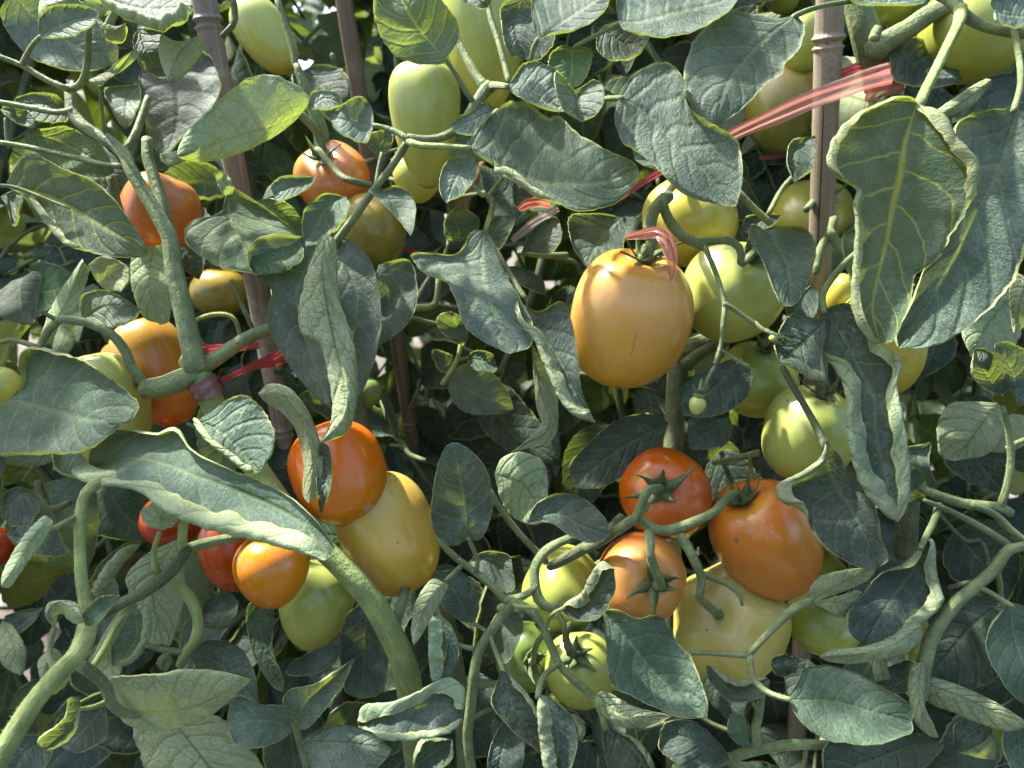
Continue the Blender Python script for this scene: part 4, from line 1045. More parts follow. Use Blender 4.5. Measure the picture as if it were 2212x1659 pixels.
stem(PC, [(1012, 320), (1060, 250), (1090, 240)], (9, 8, 8), (0.43, 0.43), name="leaf_stalk")
stem(PC, [(825, 330), (818, 360), (812, 400)], (4, 5), (0.44, 0.435), name="leaf_stalk")
stem(PC, [(640, 140, 0.53), (660, 190, 0.53), (690, 270, 0.535), (698, 330, 0.54)], (9, 11, 16, 17), None, name="main_stem")
stem(PC, [(640, 240, 0.52), (665, 262, 0.525), (692, 290, 0.535)], (10, 12), None)
stem(PC, [(500, -20, 0.50), (506, 20, 0.50), (505, 50, 0.50), (480, 78, 0.50)], (8, 8, 7), None, mat='d')
stem(PC, [(600, 0, 0.53), (615, 50, 0.53), (632, 105, 0.53), (640, 150, 0.53)], (8, 9), None)
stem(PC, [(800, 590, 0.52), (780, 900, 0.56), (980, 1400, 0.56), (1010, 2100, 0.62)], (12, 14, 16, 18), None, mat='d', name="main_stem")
stem(PC, [(1072, 540), (1090, 572), (1112, 610), (1135, 645)], (6, 7), (0.45, 0.425), name="leaf_stalk")
stem(PC, [(1050, 420, 0.47), (1065, 440, 0.47), (1050, 500, 0.465)], (7, 8), None)
stem(PC, [(1018, 395, 0.475), (1035, 415, 0.47), (1052, 425, 0.47), (1085, 385, 0.47)], (5, 6), None, name="leaf_stalk")
stem(PC, [(1120, 545, 0.50), (1165, 552, 0.50), (1225, 552, 0.51)], (7, 8), None)
stem(PC, [(890, 685, 0.50), (925, 695, 0.50), (950, 700, 0.50)], (5, 5), None, name="leaf_stalk")
stem(PC, [(900, 665, 0.49), (935, 662, 0.49), (945, 640, 0.49), (948, 600, 0.49)], (9, 8, 7), None)
stem(PC, [(996, 740, 0.50), (990, 770, 0.50), (975, 800, 0.50), (955, 830, 0.505)], (6, 6), None, mat='f')
stem(PC, [(984, 780, 0.50), (1000, 775, 0.50), (1012, 773, 0.50)], (5, 4), None, name="leaf_stalk")
stem(PC, [(1055, 1055), (1085, 1105), (1120, 1150), (1165, 1198), (1180, 1215)], (7, 8, 8), (0.455, 0.462))
stem(PC, [(945, 1165), (975, 1195), (1005, 1220), (1040, 1245), (1065, 1268), (1095, 1300)], (7, 9, 9, 9, 10), (0.44, 0.425))
stem(PC, [(1240, 1160), (1210, 1172), (1180, 1190), (1158, 1220), (1155, 1255), (1162, 1290), (1180, 1310), (1205, 1312)], (10, 11, 12, 12, 13, 12, 11), (0.44, 0.425), hairs=100)
stem(PC, [(1345, 1118, 0.455), (1300, 1160, 0.45), (1250, 1190, 0.447), (1205, 1215, 0.445), (1185, 1225, 0.445)], (14, 15, 14, 10), None, mat='d')
stem(PC, [(1090, 1298), (1125, 1290), (1150, 1275), (1160, 1262)], (11, 9, 8), (0.425, 0.43))
stem(PC, [(1112, 1298), (1078, 1340), (1050, 1378), (1030, 1420), (1022, 1470), (1016, 1530), (1010, 1600), (1024, 1700)], (12, 12, 12, 13, 13, 12), (0.425, 0.415, 0.42), hairs=140)
stem(PC, [(1108, 1300), (1140, 1315), (1168, 1345), (1188, 1390), (1205, 1430), (1235, 1465), (1270, 1495), (1295, 1530), (1308, 1575)], (11, 10, 10, 10, 9, 8), (0.424, 0.405), hairs=120)
stem(PC, [(1056, 1368), (1068, 1400), (1080, 1430), (1088, 1452)], (6, 6), (0.42, 0.40), name="leaf_stalk")
stem(PC, [(1208, 1435), (1182, 1452), (1166, 1478), (1162, 1508)], (7, 7, 8), (0.412, 0.392), name="leaf_stalk")
stem(PC, [(1024, 1402), (1005, 1398), (988, 1392)], (7, 6), (0.418, 0.42), name="leaf_stalk")
stem(PC, [(1022, 1478), (1050, 1476), (1080, 1478)], (12, 8), (0.418, 0.425))
stem(PC, [(1016, 1555), (1040, 1540), (1066, 1530)], (6, 5), (0.418, 0.43), name="leaf_stalk")
stem(PC, [(1028, 1235), (1032, 1210), (1022, 1185), (1012, 1162)], (6, 6, 5), (0.43, 0.42), name="leaf_stalk")
stem(PC, [(998, 1222), (980, 1238), (962, 1255)], (6, 5), (0.43, 0.42), name="leaf_stalk")
stem(PC, [(1178, 1362), (1185, 1338), (1200, 1322), (1218, 1314)], (5, 5), (0.42, 0.395), name="leaf_stalk")
stem(PC, [(1065, 1378), (1045, 1360), (1018, 1345)], (5, 5), (0.42, 0.43), name="leaf_stalk")
stem(PC, [(1088, 1308), (1082, 1312), (1078, 1309)], (9, 8), 0.418, mat='f', bumps=0.1)
stem(PC, [(1112, 1308), (1135, 1311), (1160, 1313)], (7, 4), (0.412, 0.405), mat='f', name="leaf_stalk")
stem(PC, [(1230, 1345), (1222, 1380), (1232, 1410)], (9, 8), (0.43, 0.43), mat='d')
stem(PC, [(420, 1345, 0.47), (480, 1352, 0.47), (510, 1340, 0.47), (540, 1310, 0.47)], (7, 8, 6), None, mat='d')
# right plant
stem(PR, [(1845, -40), (1852, 10), (1868, 70), (1886, 120), (1898, 165), (1908, 230), (1920, 330), (1890, 480), (1600, 700), (1475, 760)], (28, 29, 31, 36, 34, 33, 30, 28, 24, 22), (0.478, 0.480, 0.50, 0.545, 0.54), name="main_stem", hairs=200)
stem(PR, [(1885, 115), (1915, 90), (1960, 65), (2010, 30), (2060, 10)], (26, 22, 20, 19), (0.474, 0.455), hairs=120)
stem(PR, [(1888, 85), (1893, 70), (1898, 62)], (13, 12), 0.452, bumps=0.1)
stem(PR, [(2075, 20), (2072, 48), (2050, 95), (2025, 145), (2005, 185), (1985, 228)], (16, 13, 12, 12, 14), (0.428, 0.385), mat='f', name="leaf_stalk", hairs=80)
stem(PR, [(2060, 0), (2075, 25), (2110, 50), (2160, 66), (2230, 75)], (18, 14, 12, 12), (0.435, 0.42))
stem(PR, [(2075, 22), (2050, 0), (2010, -20)], (14, 12), (0.43, 0.44))
stem(PR, [(2180, 20), (2200, 110), (2205, 180), (2190, 240)], (8, 8), (0.42, 0.395), name="leaf_stalk")
stem(PR, [(1718, 34), (1745, 22), (1780, 12), (1830, 4), (1880, 0)], (7, 6, 6), (0.415, 0.43), name="leaf_stalk")
stem(PR, [(1592, 412, 0.49), (1620, 442, 0.49), (1648, 468, 0.49), (1665, 482, 0.49)], (9, 9), None)
stem(PR, [(1716, 378, 0.50), (1688, 410, 0.495), (1660, 462, 0.49)], (6, 6), None, name="leaf_stalk")
stem(PR, [(1802, 470, 0.50), (1795, 500, 0.50), (1772, 540, 0.50), (1764, 590, 0.50)], (10, 11, 9), None)
stem(PR, [(1790, 500, 0.498), (1808, 528, 0.498), (1825, 552, 0.498)], (12, 11), None)
stem(PR, [(1400, 500), (1415, 455), (1430, 430), (1448, 424)], (11, 12, 12), (0.428, 0.44))
stem(PR, [(1432, 428), (1436, 455), (1455, 490), (1480, 514), (1505, 524), (1525, 535)], (12, 12, 13, 13, 11), (0.432, 0.425), hairs=120)
stem(PR, [(1522, 533), (1535, 562), (1550, 600), (1560, 635), (1566, 658), (1562, 700), (1557, 745), (1545, 785)], (7, 6, 6, 8, 5, 6), (0.424, 0.408), hairs=120)
stem(PR, [(1565, 656), (1585, 668), (1610, 686), (1640, 706)], (7, 5, 6), 0.410, hairs=60)
stem(PR, [(1557, 756), (1575, 768), (1598, 782), (1618, 793)], (5, 4, 5), 0.410)
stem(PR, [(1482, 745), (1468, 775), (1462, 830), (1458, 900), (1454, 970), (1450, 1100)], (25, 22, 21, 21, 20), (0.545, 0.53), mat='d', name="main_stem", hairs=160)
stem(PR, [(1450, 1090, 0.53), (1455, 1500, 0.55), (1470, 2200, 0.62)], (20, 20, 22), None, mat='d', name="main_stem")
stem(PR, [(1480, 790), (1505, 768), (1535, 750), (1570, 728), (1600, 700)], (18, 14, 12, 11), (0.53, 0.515), mat='d')
stem(PR, [(1690, 792), (1712, 832), (1738, 876), (1762, 918), (1776, 948), (1786, 970)], (8, 8, 9, 11), (0.43, 0.408), mat='d', name="leaf_stalk", hairs=80)
stem(PR, [(1850, 545), (1822, 572), (1792, 608), (1776, 640), (1782, 676)], (7, 8, 9, 7), (0.44, 0.408), name="leaf_stalk")
stem(PR, [(1540, 1000, 0.50), (1590, 990, 0.50), (1640, 978, 0.49)], (7, 9), None)
stem(PR, [(1620, 985, 0.49), (1622, 1010, 0.49), (1628, 1045, 0.49)], (5, 6), None)
stem(PR, [(2166, 878), (2178, 930), (2184, 985), (2178, 1040), (2162, 1092)], (6, 8, 9, 10), (0.425, 0.43), hairs=100)
stem(PR, [(2175, 968), (2200, 955), (2240, 940)], (6, 6), (0.43, 0.43), name="leaf_stalk")
stem(PR, [(2185, 1110), (2160, 1096), (2120, 1092), (2070, 1085), (2005, 1062), (1985, 1052)], (11, 12, 12, 12, 8), (0.43, 0.435), hairs=100)
stem(PR, [(1996, 1080), (2040, 1098), (2090, 1122), (2140, 1150), (2190, 1185)], (5, 7, 8, 9), (0.428, 0.422))
stem(PR, [(2100, 1090), (2150, 1112), (2190, 1150), (2240, 1190)], (9, 9), (0.43, 0.425))
stem(PR, [(2240, 1170), (2200, 1182), (2175, 1190), (2150, 1228), (2110, 1265), (2070, 1298), (2035, 1340), (2010, 1385), (1996, 1440), (1988, 1510)], (9, 12, 13, 14, 15, 17, 18, 16), (0.415, 0.405), hairs=200)
stem(PR, [(2108, 1266), (2135, 1278), (2165, 1296), (2188, 1310)], (6, 6), (0.41, 0.40), name="leaf_stalk")
stem(PR, [(2028, 1090), (2020, 1120), (2000, 1160), (1988, 1185)], (9, 8, 7), (0.432, 0.412), name="leaf_stalk")
stem(PR, [(1965, 1000, 0.52), (1960, 1090, 0.52), (1955, 1200, 0.53)], (24, 22), None, mat='d')
stem(PR, [(1470, 1412), (1520, 1410), (1570, 1413), (1616, 1416)], (6, 6, 8), (0.415, 0.405))
stem(PR, [(1616, 1416), (1650, 1378), (1690, 1338), (1725, 1308), (1757, 1296)], (8, 8, 9, 12, 8), (0.405, 0.402), hairs=60)
stem(PR, [(1620, 1416), (1622, 1450), (1640, 1482), (1672, 1502), (1706, 1511)], (9, 9, 7, 7), (0.405, 0.385), name="leaf_stalk", hairs=60)
stem(PR, [(1330, 1148), (1352, 1132), (1378, 1118), (1405, 1138), (1440, 1146), (1480, 1134)], (13, 13, 13, 13, 12), (0.425, 0.41), hairs=140)
stem(PR, [(1345, 1135), (1300, 1168), (1250, 1192)], (12, 13), (0.425, 0.45), mat='d')
stem(PR, [(1372, 1118), (1400, 1090)], (10, 10), (0.412, 0.405))
stem(PR, [(1520, 1240), (1550, 1252), (1580, 1268), (1600, 1288), (1603, 1308)], (8, 7, 6, 4), (0.412, 0.412))
stem(PR, [(1645, 1500, 0.42), (1640, 1540, 0.42), (1632, 1580, 0.42), (1640, 1620, 0.42)], (10, 11, 14), None)
stem(PR, [(1455, 1660, 0.42), (1540, 1648, 0.42), (1640, 1618, 0.42), (1720, 1608, 0.42), (1790, 1610, 0.425)], (10, 13, 14, 11), None)
stem(PR, [(1740, 1615), (1738, 1640), (1725, 1680)], (6, 6), 0.42, name="leaf_stalk")
stem(PR, [(2010, 1090, 0.50), (2080, 1165, 0.50), (2120, 1170, 0.50), (2130, 1240, 0.50), (2050, 1270, 0.50)], (5, 6), None, mat='d')
# ------------------------------------------------------------------ leaves traced from the photograph, each a real curled blade at its own depth
Lf = leaf
# --- upper left
Lf(PL, [(20, -20), (110, 70), (252, 138)], [(140, -20), (215, 40), (255, 95)], [(5, 40), (48, 108), (105, 143), (190, 155)], (0.49, 0.485), mat='d', tilt=0.05)
Lf(PL, [(84, 82), (140, 50), (213, 30)], [(86, 40), (115, 14), (165, 12), (200, 20)], [(118, 84), (165, 79), (203, 58)], (0.425, 0.42), fold=0.3, mat='d')
Lf(PL, [(205, -10), (300, 16), (418, 14)], [(230, -45), (320, -40), (400, -20)], [(240, 30), (300, 62), (360, 78), (408, 52)], (0.43, 0.42), tilt=0.9, roll=(0, 200), r=(8, 13), mat='d')
Lf(PL, [(430, 75), (390, 112), (362, 174)], [(385, 90), (346, 75), (342, 120)], [(443, 95), (428, 130), (393, 167)], (0.42, 0.415), face=-1, fold=0.5, label="pale curled leaf tip hanging beside the purplish cane")
Lf(PL, [(300, 60), (320, 120), (352, 172)], [(288, 90), (300, 140), (330, 165)], [(350, 70), (370, 120), (365, 160)], (0.45, 0.44), mat='s')
Lf(PL, [(375, 140), (385, 250), (352, 352)], [(308, 145), (305, 215), (326, 295), (342, 340)], [(440, 110), (478, 180), (455, 245), (398, 298)], (0.50, 0.48), mat='s')
Lf(PL, [(653, 243), (575, 275), (480, 305), (383, 338)], [(670, 213), (640, 178), (563, 157), (510, 183), (457, 229), (405, 281), (386, 318)], [(635, 266), (590, 300), (520, 335), (460, 352), (410, 350)], (0.435, 0.40), face=-1, tilt=-0.25, fold=0.2, roll=(25, 70), r=(20, 12), mat='g', label="large pale leaf turned underside out, glowing yellow green along its veins")
Lf(PL, [(402, 335), (370, 345), (345, 335)], [(385, 325), (355, 328)], [(390, 352), (358, 356)], 0.43, face=-1)
Lf(PL, [(10, 402), (120, 430), (220, 488), (323, 546)], [(35, 360), (68, 330), (130, 360), (190, 384), (230, 410), (270, 458), (308, 515)], [(55, 428), (95, 478), (138, 525), (178, 545), (235, 555), (300, 555)], (0.445, 0.425), tilt=0.1, fold=0.1, roll=(0, 160), r=(8, 6), flap=(0, 14), rollp=(None, (0.3, 1, 1, 0.7, 0.1, 0)), mat='v')
Lf(PL, [(53, 283), (140, 310), (247, 372)], [(98, 278), (150, 276), (200, 300), (233, 330)], [(60, 315), (108, 350), (165, 380), (220, 387)], (0.46, 0.455), tilt=0.2, mat='f')
Lf(PL, [(217, 192), (250, 155), (294, 102)], [(190, 172), (225, 155), (275, 122)], [(236, 172), (272, 145), (296, 122)], (0.435, 0.43), face=-1, tilt=0.6, mat='f')
Lf(PL, [(303, 183), (275, 218), (270, 278)], [(228, 195), (243, 240), (258, 268)], [(309, 200), (302, 235), (286, 266)], (0.50, 0.485))
Lf(PL, [(150, 238), (100, 225), (26, 226)], [(122, 208), (72, 203), (35, 213)], [(142, 266), (82, 264), (40, 242)], (0.475, 0.47))
Lf(PL, [(0, 236), (40, 250), (77, 277)], [(20, 230), (60, 240), (77, 258)], [(20, 260), (50, 277)], (0.465, 0.455), roll=(0, 120), r=(6, 6))
Lf(PL, [(0, 425), (30, 420), (52, 425)], [(15, 440), (20, 470), (35, 490)], [(40, 405), (53, 430), (45, 470)], (0.46, 0.45))
Lf(PL, [(85, -20), (105, 20), (120, 30)], [(80, 20), (85, 38)], [(140, -10), (145, 15)], 0.44, face=-1, mat='f')
Lf(PL, [(195, 40), (220, 10), (195, -20)], [(175, 20), (180, -10)], [(235, 25), (225, 0)], 0.44, face=-1, mat='f')
Lf(PL, [(215, 60), (245, 70), (272, 50)], [(220, 48), (250, 55)], [(225, 85), (260, 92), (272, 70)], 0.445, face=-1, mat='f')
# --- left of the centre
Lf(PL, [(492, 398), (500, 480), (562, 594)], [(472, 465), (415, 478), (400, 520), (430, 555), (485, 585)], [(540, 428), (600, 470), (640, 512), (657, 558), (612, 590)], (0.455, 0.425), fold=-0.1, roll=(60, 0), r=(8, 6), mat='f')
Lf(PL, [(503, 420), (487, 395), (464, 366)], [(507, 402), (490, 375)], [(482, 422), (466, 392)], (0.44, 0.43), face=-1)
Lf(PL, [(683, 383), (630, 405), (590, 420)], [(660, 382), (610, 384), (586, 402)], [(672, 405), (640, 425), (602, 438)], (0.455, 0.445), mat='d')
Lf(PL, [(748, 425), (700, 455), (662, 535)], [(700, 420), (658, 455), (652, 500)], [(757, 448), (742, 482), (700, 522)], (0.46, 0.44), fold=0.25)
Lf(PL, [(553, 432), (600, 462), (652, 512)], [(590, 428), (632, 443), (654, 480)], [(558, 460), (590, 492), (630, 512)], (0.49, 0.485), tilt=-0.3, mat='f')
Lf(PL, [(330, 530), (325, 620), (347, 702)], [(284, 555), (282, 620), (305, 682)], [(366, 535), (372, 620), (366, 690)], (0.475, 0.46), face=-1, mat='f')
Lf(PL, [(190, 572), (235, 588), (262, 632)], [(220, 553), (270, 572), (280, 600)], [(195, 590), (222, 622)], (0.51, 0.50), face=-1, tilt=-0.4, mat='f')
Lf(PL, [(176, 692), (230, 662), (304, 666)], [(182, 640), (225, 626), (268, 645)], [(205, 695), (250, 712), (290, 692)], (0.465, 0.45), tilt=0.8, mat='d')
Lf(PL, [(85, 752), (138, 660), (180, 566)], [(85, 700), (128, 620), (170, 562)], [(118, 732), (165, 670), (191, 595)], (0.445, 0.44), face=-1, tilt=0.3, fold=0.5, roll=(90, 30), r=(12, 12))
Lf(PL, [(118, 775), (140, 730), (160, 680)], [(110, 750), (130, 700)], [(150, 760), (165, 715)], 0.437, face=-1)
Lf(PL, [(20, 862), (110, 885), (190, 903), (260, 915)], [(58, 825), (60, 782), (78, 750), (150, 768), (220, 800), (283, 850), (302, 878), (286, 906)], [(2, 880), (-25, 930), (-5, 985), (60, 988), (130, 987), (200, 973), (242, 942)], (0.42, 0.40, 0.385), tilt=0.55, fold=0.05, roll=(150, 120), r=(11, 9), rollp=((0.2, 1, 1, 0.7, 0.2, 0.3), (0.1, 0.6, 1, 1, 0.8, 0.5)), mat='g', label="broad drooping leaf with wrinkled rolled margins over the light green tomato")
Lf(PL, [(428, 908), (480, 938), (562, 1018)], [(465, 883), (520, 851), (562, 878), (594, 930), (588, 978)], [(416, 910), (438, 948), (490, 992), (537, 1024)], (0.395, 0.375), tilt=0.6, fold=0.1, roll=(25, 150), r=(5, 5), flap=(0, 8), mat='g')
Lf(PL, [(557, 850), (612, 856), (655, 918), (676, 1000), (667, 1088)], [(585, 825), (632, 838), (676, 900), (699, 980), (693, 1052)], [(575, 873), (610, 896), (640, 940), (652, 1010), (650, 1062)], (0.415, 0.40, 0.395), face=-1, fold=0.55, roll=(60, 40), r=(14, 10), label="arching pale rolled leaf hanging over the orange red plum tomato")
Lf(PL, [(690, 950), (704, 1020), (690, 1108)], [(713, 970), (719, 1040), (700, 1100)], [(684, 1000), (684, 1060)], (0.405, 0.40), mat='s')
Lf(PL, [(190, 1012), (300, 990), (420, 1026), (540, 1068), (640, 1120), (714, 1202)], [(205, 965), (260, 926), (335, 934), (385, 924), (420, 975), (500, 1020), (580, 1050), (660, 1100), (722, 1175)], [(155, 1022), (195, 1054), (300, 1070), (370, 1120), (450, 1147), (550, 1170), (640, 1198), (697, 1217)], (0.395, 0.375, 0.355), tilt=0.7, fold=0.1, roll=(150, 165), r=(8, 8), flap=(6, 40), rollp=((0.2, 1, 1, 0.5, 0.6, 0.5), (0.75, 1, 1, 1, 0.9, 0.8)), mat='g', n=60, label="long leaf with its near margin rolled into a pale wrinkled tube")
# --- lower left
Lf(PL, [(255, 1536), (340, 1540), (430, 1520), (545, 1466)], [(243, 1500), (238, 1464), (300, 1459), (390, 1452), (470, 1454)], [(268, 1562), (320, 1580), (390, 1572), (450, 1552), (502, 1510)], (0.375, 0.365), face=-1, tilt=-0.3, fold=0.1, label="pale leaf turned over, its net of dark veins showing, at lower left")
Lf(PL, [(370, 1550), (430, 1625), (500, 1720)], [(288, 1570), (300, 1630), (345, 1710)], [(470, 1548), (535, 1612), (570, 1680)], (0.40, 0.385), face=-1, tilt=-0.3, fold=0.1)
Lf(PL, [(640, 1575), (570, 1555), (492, 1568)], [(612, 1525), (562, 1522), (515, 1500), (492, 1540)], [(605, 1600), (560, 1618), (510, 1612)], (0.395, 0.385), fold=0.25, mat='d')
Lf(PL, [(640, 1575), (665, 1515), (767, 1423)], [(612, 1530), (622, 1490), (680, 1474), (730, 1443)], [(668, 1572), (707, 1530), (750, 1468)], (0.395, 0.38), fold=0.3, mat='d')
stem(PL, [(636, 1560), (650, 1610), (668, 1680)], (9, 8), (0.395, 0.40), name="leaf_stalk", hairs=60)
Lf(PL, [(112, 1122), (70, 1165), (4, 1268)], [(90, 1112), (45, 1155), (2, 1230)], [(113, 1140), (72, 1205), (28, 1268)], (0.352, 0.335), face=-1, fold=0.4, roll=(90, 90), r=(12, 12), label="small curled leaf sticking out at the left edge")
Lf(PL, [(312, 1170), (252, 1200), (203, 1295)], [(280, 1170), (214, 1220), (197, 1270)], [(302, 1182), (262, 1240), (236, 1292)], (0.425, 0.41), roll=(0, 210), r=(8, 13), mat='g')
Lf(PL, [(382, 1165), (330, 1260), (352, 1392)], [(318, 1195), (273, 1240), (280, 1290), (312, 1385)], [(396, 1200), (397, 1290), (372, 1388)], (0.44, 0.43), face=-1, fold=0.1)
Lf(PL, [(290, 1305), (292, 1380), (250, 1443)], [(248, 1335), (238, 1390), (242, 1435)], [(322, 1308), (334, 1352), (318, 1404), (285, 1438)], (0.412, 0.398), fold=0.15, roll=(0, 190), r=(8, 8))
Lf(PL, [(285, 1308), (240, 1370), (188, 1442)], [(258, 1318), (222, 1370)], [(275, 1340), (215, 1442)], (0.402, 0.385), face=-1, fold=0.6, mat='f')
Lf(PL, [(117, 1358), (104, 1325), (130, 1302), (184, 1342)], [(98, 1335), (105, 1300), (160, 1300)], [(122, 1345), (130, 1328), (165, 1350)], (0.345, 0.335), face=-1, fold=0.6)
Lf(PL, [(184, 1352), (220, 1322), (260, 1288)], [(180, 1325), (215, 1290), (250, 1284)], [(212, 1352), (238, 1322)], (0.340, 0.335), roll=(0, 90), r=(6, 6))
Lf(PL, [(172, 1508), (158, 1560), (92, 1622)], [(150, 1505), (133, 1555), (86, 1588)], [(177, 1540), (162, 1592), (112, 1624)], (0.342, 0.33), fold=0.5, roll=(120, 120), r=(8, 8))
Lf(PL, [(352, 1146), (348, 1115), (372, 1086)], [(310, 1132), (306, 1100), (340, 1083)], [(376, 1136), (392, 1100)], (0.396, 0.39), face=-1, fold=0.3)
Lf(PL, [(408, 1408), (480, 1440), (560, 1520)], [(450, 1382), (512, 1393), (550, 1445)], [(428, 1452), (490, 1495), (545, 1520)], (0.445, 0.43), tilt=0.6, mat='s')
Lf(PL, [(558, 1290), (570, 1390), (612, 1496)], [(533, 1315), (542, 1400), (582, 1475)], [(592, 1300), (592, 1400), (614, 1460)], (0.435, 0.42), roll=(0, 100), r=(6, 8))
Lf(PL, [(742, 1392), (690, 1432), (612, 1452)], [(730, 1428), (680, 1458), (630, 1462)], [(700, 1395), (640, 1425)], (0.44, 0.44), mat='s')
Lf(PL, [(228, 1518), (195, 1560), (140, 1618)], [(180, 1525), (128, 1550), (112, 1595)], [(234, 1560), (225, 1600), (175, 1628)], (0.415, 0.40), mat='s', fold=0.05)
Lf(PL, [(150, 1440), (110, 1410), (90, 1480)], [(118, 1400), (80, 1430)], [(150, 1470), (120, 1500)], (0.42, 0.40), face=-1)
Lf(PL, [(5, 1340), (30, 1400), (45, 1460)], [(-15, 1380), (5, 1440)], [(30, 1355), (55, 1400), (52, 1440)], (0.43, 0.42), face=-1)
Lf(PL, [(95, 1310), (50, 1345), (20, 1370)], [(60, 1318), (15, 1330)], [(75, 1345), (40, 1372)], (0.45, 0.44), mat='s')
Lf(PL, [(110, 1605), (60, 1620), (10, 1700)], [(70, 1590), (0, 1610)], [(110, 1640), (70, 1700)], (0.42, 0.41), mat='s')
Lf(PL, [(70, 1060), (35, 1075), (5, 1115)], [(30, 1055), (5, 1075)], [(90, 1085), (70, 1130), (30, 1140)], (0.47, 0.46), mat='s')
Lf(PL, [(12, 1155), (80, 1170), (150, 1195)], [(60, 1120), (120, 1140)], [(50, 1190), (120, 1205)], (0.49, 0.48), mat='s')
Lf(PL, [(240, 1230), (200, 1330), (210, 1390)], [(190, 1260), (180, 1340)], [(260, 1280), (245, 1350)], (0.44, 0.43), mat='s')
Lf(PL, [(205, 1395), (235, 1420), (250, 1480)], [(190, 1420), (205, 1470)], [(245, 1395), (262, 1440)], (0.42, 0.415), face=-1)
Lf(PL, [(345, 1445), (355, 1430), (365, 1415)], [(338, 1432), (345, 1415)], [(362, 1450), (370, 1430)], 0.41, face=-1, fold=0.5)
# --- the folded pair in the middle left
Lf(PC, [(695, 512), (640, 640), (668, 760), (716, 886)], [(640, 512), (570, 515), (536, 548), (548, 590), (590, 628), (576, 690), (604, 760), (660, 838)], [(705, 600), (716, 700), (724, 800)], (0.445, 0.43, 0.42), tilt=0.25, fold=0.2, roll=(148, 0), r=(6, 6), rollp=((0.3, 1, 1, 1, 0.7, 0.5, 0.4, 0.4, 0.4), None), mat='d', n=56, label="broad dusty leaf with a curled lobe, left of the rolled drooping tube leaf")
Lf(PC, [(722, 512), (772, 650), (752, 790), (772, 862)], [(765, 520), (808, 575), (826, 670), (818, 760), (796, 825)], [(706, 600), (704, 700), (725, 800)], (0.435, 0.42), tilt=0.1, fold=0.1, roll=(90, 0), r=(6, 6), mat='d')
Lf(PC, [(704, 504), (697, 600), (718, 720), (742, 830), (738, 895), (690, 958)], [(682, 522), (644, 620), (640, 715), (684, 740), (706, 830), (712, 905)], [(728, 525), (738, 640), (772, 740), (778, 850), (756, 935)], (0.415, 0.395, 0.385), face=-1, fold=0.35, roll=(95, 95), r=(16, 16), n=64, label="long leaf rolled lengthwise into a pale drooping tube")
Lf(PC, [(818, 572), (842, 650), (830, 742)], [(795, 640), (800, 700), (812, 740)], [(850, 563), (886, 563), (902, 610), (900, 662), (876, 708)], (0.46, 0.445), fold=0.1, mat='d', roll=(0, 60), r=(5, 5))
Lf(PC, [(795, 412), (845, 436), (887, 510)], [(830, 412), (860, 403), (886, 418), (900, 450), (897, 488)], [(810, 426), (835, 452), (862, 480)], (0.42, 0.405), tilt=0.7, mat='d')
Lf(PC, [(808, 272), (765, 264), (712, 250)], [(806, 242), (790, 216), (766, 210), (735, 236)], [(792, 310), (755, 302), (722, 280)], (0.43, 0.425), tilt=0.6, fold=0.2, mat='d')
Lf(PC, [(666, 240), (700, 212), (742, 226)], [(674, 202), (715, 199), (735, 210)], [(690, 240), (722, 236)], (0.43, 0.435), tilt=0.8, mat='d')
Lf(PC, [(818, 348), (825, 312), (850, 285)], [(793, 312), (800, 288), (832, 281)], [(836, 330), (852, 305)], (0.445, 0.44), tilt=0.7, mat='d')
# --- top centre
Lf(PC, [(961, 126), (905, 62), (850, -30)], [(975, 112), (992, 78), (987, 42), (960, 8), (925, -30)], [(952, 139), (900, 141), (848, 117), (818, 72), (806, 20), (812, -25)], (0.415, 0.415), tilt=-0.1, fold=0.05, mat='v', roll=(20, 60), r=(6, 6), label="oval leaf with yellow veins before the tall green tomatoes")
Lf(PC, [(1055, 15), (1015, -10), (985, -40)], [(1060, -10), (1030, -40)], [(1035, 22), (1000, 5)], 0.42)
Lf(PC, [(1130, -10), (1112, 60), (1132, 128)], [(1085, 10), (1082, 60), (1098, 118)], [(1192, 50), (1198, 92), (1168, 128)], (0.47, 0.46), mat='s')
Lf(PC, [(1161, 86), (1205, 55), (1320, -20)], [(1152, 50), (1147, 18), (1158, -20), (1210, -45), (1270, -45)], [(1192, 76), (1240, 69), (1282, 50), (1312, 20)], (0.425, 0.43), tilt=0.75, fold=0.05, mat='d')
Lf(PC, [(1336, 46), (1430, 38), (1520, 12), (1608, -20)], [(1330, 10), (1345, -30), (1450, -50), (1530, -50)], [(1348, 68), (1400, 84), (1460, 81), (1520, 62), (1575, 32)], (0.42, 0.425), tilt=0.8, fold=0.0, mat='d', roll=(0, 80), r=(6, 7))
Lf(PC, [(1296, 60), (1350, 92), (1405, 82)], [(1330, 50), (1375, 58)], [(1288, 105), (1320, 134), (1375, 124)], (0.455, 0.45), mat='s')
Lf(PC, [(1234, 100), (1235, 145), (1227, 194)], [(1212, 98), (1190, 118), (1183, 145), (1198, 172)], [(1262, 103), (1280, 115), (1273, 155), (1252, 187)], (0.435, 0.425), tilt=0.3, mat='f')
Lf(PC, [(1096, 188), (1150, 208), (1228, 242)], [(1108, 170), (1130, 141), (1160, 135), (1187, 148), (1210, 178)], [(1110, 206), (1150, 228), (1195, 243)], (0.42, 0.41), tilt=0.75, mat='d')
Lf(PC, [(1243, 194), (1250, 228), (1256, 264)], [(1226, 180), (1200, 152), (1194, 175), (1204, 217), (1225, 248)], [(1265, 182), (1290, 174), (1307, 195), (1304, 227), (1285, 252)], (0.408, 0.398), tilt=0.3, fold=0.5, mat='d', label="small leaf folded in a V above the long dark leaf")
